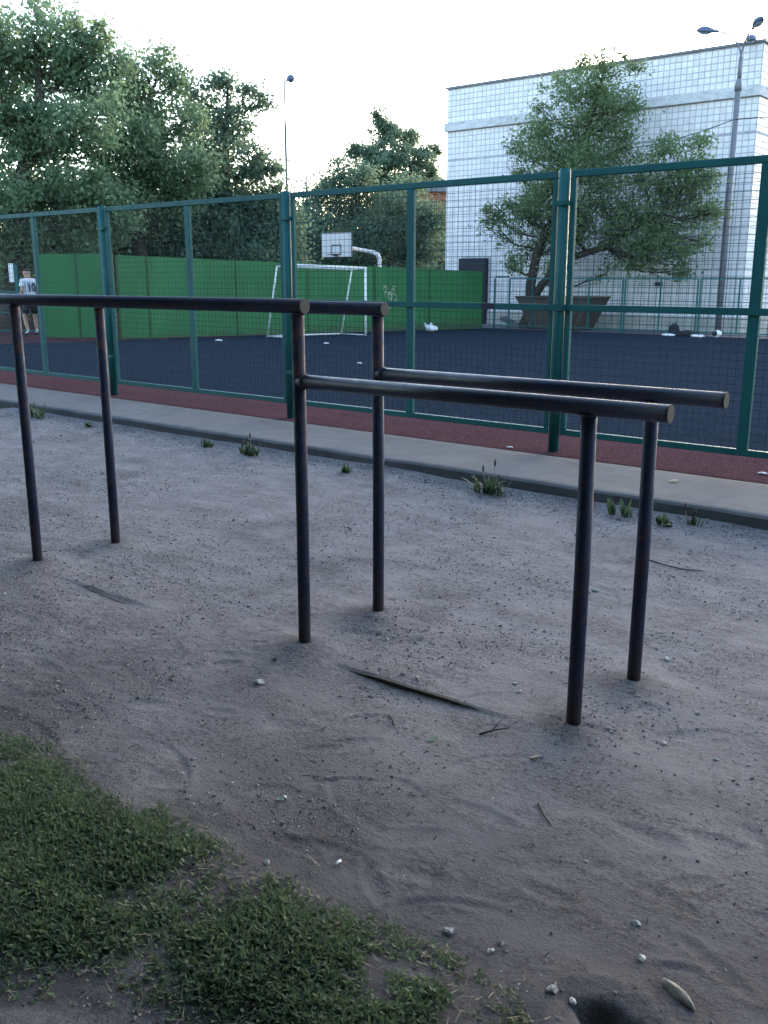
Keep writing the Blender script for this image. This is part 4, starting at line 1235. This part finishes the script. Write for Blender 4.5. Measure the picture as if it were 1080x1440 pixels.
def lump(name, size, mat, seed, flat=0.55, sub=2, amp=0.25, parent=None):
    bm_ = bmesh.new()
    bmesh.ops.create_icosphere(bm_, subdivisions=sub, radius=1)
    rg = np.random.RandomState(seed)
    o3 = rg.uniform(0, 50, 3)
    for v in bm_.verts:
        c = v.co
        k = 1 + amp * 2 * float(fbm(np.array([c.x * 1.3 + o3[0] + c.z]), np.array([c.y * 1.3 + o3[1] - c.z]), 3, seed)[0])
        v.co = Vector((c.x * size[0], c.y * size[1], c.z * size[2])) * k
    for f in bm_.faces: f.smooth = sub > 2
    me = bpy.data.meshes.new(name); bm_.to_mesh(me); bm_.free()
    return link(name, me, mat, parent)


STONES = [
    (-2.527, 2.54, 0.040, 'stone', 'pale round stone alone on the dirt in front of the middle front leg'),
    (-1.853, 1.946, 0.025, 'stone', 'small white stone on smooth dirt midway between the grass and the bars'),
    (-2.275, 1.957, 0.017, 'stone_grey', 'upper of two tiny grey stones together above the tip of the grass'),
    (-2.235, 1.927, 0.014, 'stone_grey', 'lower of two tiny grey stones together above the tip of the grass'),
    (-1.653, 1.665, 0.022, 'stone_grey', 'dull stone lying right on the upper grass edge beside dry straw'),
    (-1.09, 1.736, 0.030, 'stone_grey', 'flat grey stone on dark ground by the right end of the grass'),
    (-0.972, 1.737, 0.017, 'stone', 'small pale stone on dark ground just right of the flat grey one'),
    (-1.459, 1.573, 0.015, 'stone', 'tiny pale stone inside the grass near its upper edge'),
    (-0.79, 1.703, 0.030, 'stone_grey', 'flat oval stone left of the small pit at the bottom edge'),
    (-0.742, 1.709, 0.018, 'stone', 'pale pebble between the flat oval stone and the small pit'),
    (-0.728, 2.046, 0.020, 'stone', 'upper white pebble straight above the small pit'),
    (-0.667, 1.928, 0.022, 'stone', 'lower white pebble above the small pit, closer to the wood chip'),
    (-0.947, 2.221, 0.014, 'stone', 'tiny pale pebble on scuffed dirt well below the right front leg'),
    (-1.023, 3.025, 0.023, 'stone', 'pale pebble to the right of the right front leg'),
    (-1.004, 3.318, 0.021, 'stone_grey', 'grey pebble below the right back leg'),
    (-0.84, 3.017, 0.017, 'stone', 'pale pebble near the right edge of the photo'),
    (-1.295, 3.791, 0.028, 'stone', 'flat whitish stone just behind the right back leg'),
    (-1.691, 3.156, 0.020, 'stone', 'pale stone left of the right front leg, rear of a close pair'),
    (-1.641, 3.101, 0.020, 'stone', 'pale chip left of the right front leg, front of a close pair'),
    (-1.943, 4.471, 0.038, 'stone_grey', 'largest grey stone lying between the two back legs, towards the kerb'),
    (-2.242, 3.981, 0.025, 'stone', 'flat pale stone midway between the middle and right back legs'),
    (-3.192, 3.153, 0.021, 'stone_grey', 'grey stone between the left and middle front legs'),
    (-3.492, 3.996, 0.021, 'stone', 'pale stone between the left and middle back legs'),
]
for i, (x, y, d, mt, lab) in enumerate(STONES):
    o = lump('stone', (d * 0.55, d * 0.42, d * 0.3), M[mt], 100 + i, sub=2, amp=0.75)
    o.location = (x, y, ground_at(x, y) + d * 0.12)
    o.rotation_euler = (0, 0, i * 1.3)
    tag(o, lab, 'stone', 'stones lying on the bare dirt')

def stick(name, pts, r, mat, lab, cat, group=None, forks=()):
    base = Vector((pts[0][0], pts[0][1], ground_at(*pts[0][:2])))
    b = MB()
    P = [Vector((x, y, ground_at(x, y) + r * 0.7 + dz)) - base for x, y, dz in pts]
    b.tube(P, [r] + [r * 0.85] * (len(P) - 2) + [r * 0.45], 6)
    for f in forks:
        Q = [Vector((x, y, ground_at(x, y) + r * 0.7 + dz)) - base for x, y, dz in f]
        b.tube(Q, [r * 0.7] * (len(Q) - 1) + [r * 0.35], 5)
    o = b.build(name, mat)
    o.location = base
    return tag(o, lab, cat, group)


stick('twig', [(-1.945, 2.635, 0), (-1.91, 2.61, 0.003), (-1.875, 2.575, 0)], 0.0035, M['twig'], 'short dark twig below the buried board edge', 'twig')
stick('twig', [(-1.585, 2.70, 0.0), (-1.55, 2.745, 0.006), (-1.505, 2.775, 0.012)], 0.0038, M['twig'], 'dark forked twig just left of the right front leg', 'twig', None, [[(-1.555, 2.74, 0.005), (-1.545, 2.79, 0.03)]])
stick('twig', [(-1.93, 5.20, 0), (-1.83, 5.15, 0.004), (-1.72, 5.13, 0.002), (-1.60, 5.17, 0)], 0.004, M['twig'], 'long thin bent twig on the dirt right of the right back leg', 'twig')
stick('twig', [(-1.20, 2.42, 0), (-1.15, 2.36, 0.003), (-1.11, 2.33, 0)], 0.003, M['twig'], 'small dark twig on scuffed dirt below the right front leg', 'twig')
stick('wood_chip', [(-2.045, 2.965, 0.002), (-2.01, 2.93, 0.002)], 0.004, M['wood'], 'pale straight splinter behind the buried board edge', 'wood chip')
o = lump('wood_chip', (0.040, 0.011, 0.009), M['wood'], 160, sub=3, amp=0.8)
o.location = (-0.548, 1.862, ground_at(-0.548, 1.862) + 0.006); o.rotation_euler = (0, 0, radians(-25))
tag(o, 'long pale bone-like wood chip near the lower right corner', 'wood chip')
o = MB().tube([(0, 0, 0), (0.024, 0.004, 0.001)], 0.0038, 8).build('cigarette_butt', M['paper'])
o.location = (-1.497, 1.775, ground_at(-1.497, 1.775) + 0.004); o.rotation_euler = (0, 0, radians(75))
tag(o, 'white cigarette butt on the dirt above the grass edge', 'cigarette butt')


def flat_leaf(x, y, L_, mat, lab, rz):
    b = MB()
    n = 6
    top = []; bot = []
    for k in range(n + 1):
        s = k / n
        w = 0.42 * L_ * sin(pi * s ** 0.8) * (1 + 0.15 * sin(9 * s))
        zc = 0.010 * sin(2.2 * s + x) + 0.004
        top.append(b.bm.verts.new((s * L_, w, zc + 0.006))); bot.append(b.bm.verts.new((s * L_, -w, zc + 0.002)))
    for k in range(n):
        try: b.bm.faces.new((bot[k], bot[k + 1], top[k + 1], top[k]))
        except ValueError: pass
    o = b.build('leaf', mat)
    o.location = (x, y, ground_at(x, y) + 0.002); o.rotation_euler = (0, 0, rz)
    return tag(o, lab, 'leaf')


flat_leaf(-1.72, 2.56, 0.04, M['greenleaf'], 'pale green fallen leaf on the dirt below the buried board edge', 0.3)
flat_leaf(-1.36, 2.67, 0.042, M['deadleaf'], 'brown dry leaf just below the foot of the right front leg', -0.4)
flat_leaf(-1.49, 1.305, 0.032, M['deadleaf'], 'pale dry leaf lying in the lower part of the grass', 0.9)
kp = W(4.55, -0.62, 0.124)
o = flat_leaf(0, 0, 0.09, M['deadleaf'], 'dry curled leaf on the concrete kerb right of the right legs', 0.2); o.location = kp
for (u, w, s, lab) in ((2.86, -0.12, 0.03, 'tiny yellowish scrap on the red strip left of the third fence post'), (5.0, 0.12, 0.04, 'white paper scrap on the red strip at the right edge'),
                       (-4.4, 6.2, 0.06, 'small white scrap on the dark court near the left fence bays'), (-12.3, 9.6, 0.12, 'crumpled pale wrapper on the court close to the green wall'),
                       (-9.6, 10.9, 0.09, 'tiny white scrap on the dark court below the goal')):
    o = lump('paper_scrap', (s, s * 0.6, s * 0.25), M['paper'], int(u * 10) + 300, amp=0.4)
    o.location = W(u, w, court_z(w) + s * 0.15 + 0.004)
    tag(o, lab, 'paper scrap')

# ---------------------------------------------------------------- weeds along the foot of the kerb
def weed(x, y, n, L_, lab, spread=0.9, wide=0.010, stalk=0.0, seed=0):
    rg = random.Random(seed)
    z = ground_at(x, y)
    t = empty('weed', (x, y, z)); tag(t, lab, 'weed', 'weeds along the foot of the kerb')
    b = MB(); tint = []
    for k in range(n):
        az = rg.uniform(0, 2 * pi); l = L_ * rg.uniform(0.5, 1.1); lean = rg.uniform(0.15, spread)
        bx, by = rg.gauss(0, 0.35 * L_), rg.gauss(0, 0.10 * L_)
        prev = None
        tn = rg.random()
        for s in range(5):
            q = s / 4
            r = l * q * sin(lean * (0.5 + 0.5 * q)); h = l * q * cos(lean * (0.4 + 0.6 * q))
            p = Vector((bx + r * cos(az), by + r * sin(az), h))
            wv = Vector((-sin(az), cos(az), 0)) * wide * (0.25 + 1.2 * sin(pi * (0.12 + 0.85 * q)))
            cur = (b.bm.verts.new(p - wv), b.bm.verts.new(p + wv)); tint += [tn, tn]
            if prev: b.bm.faces.new((prev[0], prev[1], cur[1], cur[0]))
            prev = cur
    me = bpy.data.meshes.new('leaves'); b.bm.to_mesh(me); b.bm.free()
    a = me.attributes.new('tint', 'FLOAT', 'POINT'); a.data.foreach_set('value', tint)
    link('leaves', me, M['weed'], t)
    for k in range(int(stalk > 0) * 3):
        p0 = Vector((rg.uniform(-.05, .05), 0, 0)); p1 = p0 + Vector((rg.uniform(-.04, .05), 0, stalk * (1 - 0.25 * k)))
        st = MB().tube([p0, p1], 0.003, 5).build('stalk', M['deadleaf'], t)
        MB().tube([p1, p1 + Vector((0, 0, 0.02)), p1 + Vector((0, 0, 0.05))], [0.004, 0.009, 0.004], 6).build('seed_head', M['twig'], st)
    return t


weed(-3.51, 6.03, 60, 0.16, 'largest spiky weed tuft with tall seed stalks, below the right fence bay', 1.2, 0.0055, 0.22, 1)
weed(-2.47, 5.98, 11, 0.12, 'fresh green broad leaved weed right beside the right back leg', 0.7, 0.012, 0.0, 2)
weed(-9.75, 6.32, 26, 0.19, 'bushy weed by the kerb at the far left between two bar legs', 1.0, 0.008, 0.0, 3)
weed(-6.1, 6.10, 44, 0.12, 'sprawling low weed against the kerb left of the middle front leg', 1.3, 0.008, 0.16, 4)
weed(-6.75, 6.16, 24, 0.09, 'thin low weed left of the sprawling one by the kerb', 1.3, 0.007, 0.0, 5)
weed(-4.87, 6.0, 30, 0.085, 'small creeping weed by the kerb right of the middle back leg', 1.4, 0.007, 0.0, 6)
weed(-2.12, 5.93, 9, 0.085, 'flat broad leaved weed on the dirt right of the right back leg', 1.5, 0.016, 0.0, 7)
weed(-1.96, 6.02, 9, 0.08, 'tiny upright weed at the kerb foot near the right edge', 0.9, 0.008, 0.09, 8)
weed(-8.7, 6.26, 24, 0.08, 'low creeping weed by the kerb between the two left bar legs', 1.4, 0.007, 0.0, 9)

# ---------------------------------------------------------------- things left on the court
def bag_at(o, u, w, lab, cat, dz=0.0, rz=0.3):
    o.location = W(u, w, court_z(w) + 0.004 + dz); o.rotation_euler = (0, 0, rz)
    return tag(o, lab, cat)


pb = empty('plastic_bag', (0, 0, 0))
bag_at(pb, -13.0, 20.0, 'crumpled white plastic bag lying on the court at the foot of the green wall', 'plastic bag', 0, 0.6)
o = lump('bag_body', (0.21, 0.15, 0.13), M['bag_white'], 41, sub=3, amp=0.5, parent=pb); o.location = (0, 0, 0.11)
for s in (-1, 1):
    o = lump('handle', (0.05, 0.02, 0.09), M['bag_white'], 43 + s, sub=2, amp=0.3, parent=pb); o.location = (-0.10 + 0.09 * s, 0, 0.24); o.rotation_euler = (0, s * 0.5, 0)
bp = empty('backpack', (0, 0, 0))
bag_at(bp, -6.05, 24.75, 'black backpack standing on the court below the far fence', 'backpack', 0, 0.2)
o = lump('bag_body', (0.2, 0.15, 0.22), M['bag_black'], 45, sub=3, amp=0.15, parent=bp); o.location = (0, 0, 0.2)
o = lump('front_pocket', (0.14, 0.07, 0.11), M['bag_black'], 46, sub=3, amp=0.1, parent=bp); o.location = (0, -0.15, 0.13)
MB().tube([(-0.08, 0.02, 0.4), (0, 0, 0.47), (0.08, 0.02, 0.4)], 0.012, 6).build('handle', M['bag_black'], bp)
o = lump('shirt', (0.26, 0.12, 0.05), M['bag_white'], 47, sub=3, amp=0.4); bag_at(o, -6.12, 24.5, 'white shirt bunched on the ground in front of the black backpack', 'shirt', 0.035)
o = lump('jacket', (0.34, 0.18, 0.12), M['bag_black'], 48, sub=3, amp=0.55); bag_at(o, -5.55, 24.7, 'dark jacket heaped on the court between backpack and white cloth', 'jacket', 0.07)
o = lump('towel', (0.2, 0.12, 0.06), M['bag_white'], 49, sub=3, amp=0.45); bag_at(o, -5.16, 24.65, 'white cloth at the right end of the dark clothes heap', 'cloth', 0.04)
bl_ = lump('sports_bag', (0.15, 0.12, 0.13), M['bag_white'], 50, sub=3, amp=0.2); bag_at(bl_, -4.6, 24.9, 'small white and black bag alone to the right of the clothes heap', 'bag', 0.11)
o = lump('flap', (0.09, 0.06, 0.09), M['bag_black'], 51, sub=2, amp=0.2, parent=bl_); o.location = (-0.06, -0.08, 0.02)

# ---------------------------------------------------------------- left end: low rail, sheet and the person
lf = empty('railing', (-26.0, 16.25, 0.0), math.atan2(0.695, 0.93))
tag(lf, 'low teal two-rail railing at the far left behind the person', 'railing')
for x in (-2.6, -0.9, 0.75):
    MB().box((x, 0.25, 0.6), (0.06, 0.06, 1.3)).build('post', M['teal'], lf)
for z in (0.06, 0.6, 1.2):
    MB().box((-1.0, 0.25, z), (3.6, 0.04, 0.05)).build('rail', M['teal'], lf)
sg = empty('sign_post', (-26.25, 16.75, 0.0), radians(30))
tag(sg, 'teal post with a narrow white board at the far left, left of the person', 'sign post')
MB().box((0, 0, 1.0), (0.09, 0.09, 2.0)).build('post', M['teal'], sg)
MB().box((-0.12, -0.06, 1.75), (0.14, 0.02, 0.55)).build('board', M['white'], sg)


def skin_body(name, V, E, R, sub=1):
    me = bpy.data.meshes.new(name)
    me.from_pydata(V, E, [])
    o = bpy.data.objects.new(name, me); COL.objects.link(o)
    m = o.modifiers.new('skin', 'SKIN'); m.use_smooth_shade = True
    for i, r in enumerate(R):
        sv = me.skin_vertices[0].data[i]
        sv.radius = (r, r) if not isinstance(r, tuple) else r
        sv.use_root = (i == 0)
    s = o.modifiers.new('sub', 'SUBSURF'); s.levels = sub; s.render_levels = sub
    dg = bpy.context.evaluated_depsgraph_get()
    me2 = bpy.data.meshes.new_from_object(o.evaluated_get(dg))
    bpy.data.objects.remove(o)
    me2.name = name
    for p in me2.polygons: p.use_smooth = True
    return me2


# local frame: the person faces +y, x to their right, standing with weight on the right leg
PV = [(0, 0, 0.95), (0, 0.0, 1.12), (0, 0.02, 1.28), (0, 0.02, 1.42), (0, 0.03, 1.50), (0, 0.05, 1.58), (0, 0.06, 1.67), (0, 0.055, 1.72),
      (0.17, 0.02, 1.42), (0.235, -0.03, 1.18), (0.225, 0.10, 0.97), (0.22, 0.15, 0.88),
      (-0.17, 0.02, 1.42), (-0.24, -0.02, 1.18), (-0.23, 0.09, 0.97), (-0.22, 0.14, 0.88),
      (0.10, 0.0, 0.88), (0.12, 0.03, 0.49), (0.125, -0.03, 0.09), (0.13, 0.12, 0.035),
      (-0.10, 0.0, 0.88), (-0.15, 0.10, 0.50), (-0.17, -0.05, 0.12), (-0.19, 0.09, 0.035),
      (0, 0.165, 1.615), (0.085, 0.05, 1.62), (-0.085, 0.05, 1.62)]
PE = [(0, 1), (1, 2), (2, 3), (3, 4), (4, 5), (5, 6), (6, 7), (3, 8), (8, 9), (9, 10), (10, 11), (3, 12), (12, 13), (13, 14), (14, 15),
      (0, 16), (16, 17), (17, 18), (18, 19), (0, 20), (20, 21), (21, 22), (22, 23), (5, 24), (5, 25), (5, 26)]
PR = [(0.15, 0.11), (0.13, 0.10), (0.15, 0.11), (0.13, 0.09), 0.055, 0.085, 0.088, 0.055,
      0.065, 0.045, 0.035, 0.03, 0.065, 0.045, 0.035, 0.03, 0.09, 0.06, 0.04, 0.035, 0.09, 0.06, 0.04, 0.035, 0.014, 0.018, 0.018]
per = empty('person', (-23.95, 15.64, court_z(7.0)), radians(92))
per.scale = (1.04, 1.04, 1.05)
tag(per, 'person in white jersey numbered 10 and dark shorts, back turned, beyond the fence', 'person')
bm_ = bmesh.new()
me = skin_body('body', PV, PE, PR, 2)
bm_.from_mesh(me)
for side in (1, -1):      # hands: palm end is the wrist chain, five separate curled digits
    bx, by, bz = 0.22 * side, 0.15, 0.87
    tmp = MB(); tmp.bm.free(); tmp.bm = bm_
    for k in range(4):
        oy = by + 0.022 - 0.016 * k
        ln = (0.075, 0.085, 0.08, 0.062)[k]
        tmp.tube([(bx, oy, bz + 0.02), (bx, oy + 0.006, bz - ln * 0.5), (bx - 0.012 * side, oy + 0.012, bz - ln)], [0.010, 0.009, 0.007], 6)
    tmp.tube([(bx, by + 0.02, bz + 0.05), (bx - 0.02 * side, by + 0.05, bz + 0.015), (bx - 0.022 * side, by + 0.06, bz - 0.02)], [0.011, 0.010, 0.008], 6)
bm_.to_mesh(me); bm_.free()
for m in ('skin', 'shorts', 'paper'): me.materials.append(M[m])
for p in me.polygons:
    z = p.center.z
    p.use_smooth = True
    p.material_index = 1 if z < 0.085 else (2 if z < 0.17 else 0)
body = bpy.data.objects.new('body', me); COL.objects.link(body); body.parent = per
JV = [(0, 0.0, 0.90), (0, 0.0, 1.12), (0, 0.02, 1.28), (0, 0.02, 1.43), (0, 0.03, 1.48), (0.17, 0.02, 1.42), (0.215, -0.01, 1.25), (-0.17, 0.02, 1.42), (-0.22, 0.0, 1.25)]
JE = [(0, 1), (1, 2), (2, 3), (3, 4), (3, 5), (5, 6), (3, 7), (7, 8)]
JR = [(0.185, 0.14), (0.165, 0.125), (0.175, 0.13), (0.15, 0.11), 0.07, 0.085, 0.085, 0.085, 0.085]
me = skin_body('jersey', JV, JE, JR, 2); link('jersey', me, M['shirt'], per)
jersey = per.children[-1] if per.children else None
SV = [(0, 0, 0.97), (0, 0, 0.86), (0.10, 0.0, 0.82), (0.12, 0.02, 0.56), (-0.10, 0.0, 0.82), (-0.145, 0.08, 0.57)]
SE = [(0, 1), (1, 2), (2, 3), (1, 4), (4, 5)]
SR = [(0.165, 0.125), (0.17, 0.13), 0.115, 0.105, 0.115, 0.105]
link('shorts', skin_body('shorts', SV, SE, SR, 2), M['shorts'], per)
hv = skin_body('hair', [(0, 0.04, 1.66), (0, 0.045, 1.70), (0, 0.05, 1.735)], [(0, 1), (1, 2)], [0.092, 0.095, 0.06], 2)
link('hair', hv, M['hair'], per)
# printed number on the back (the -y side)
jm = None
for o in bpy.data.objects:
    if o.name.startswith('jersey'): jm = o
b = MB()
jv = [v.co.copy() for v in jm.data.vertices]


def back_y(x, z):
    near = sorted(jv, key=lambda c: (c.x - x) ** 2 + (c.z - z) ** 2 + (10 if c.y > 0 else 0))[:3]
    return min(c.y for c in near) - 0.012


def stroke(pts, wd=0.016):
    b.tube([(x, back_y(x, z), z) for x, z in pts], wd, 6)


# seen from behind, reading left to right runs along +x of the viewer = +x here
stroke([(-0.085, 1.34), (-0.065, 1.37), (-0.065, 1.28), (-0.065, 1.17)])
stroke([(0.06 + 0.045 * cos(a), 1.27 + 0.095 * sin(a)) for a in np.linspace(0, 2 * pi, 15)])
b.build('number', M['navy'], jm)
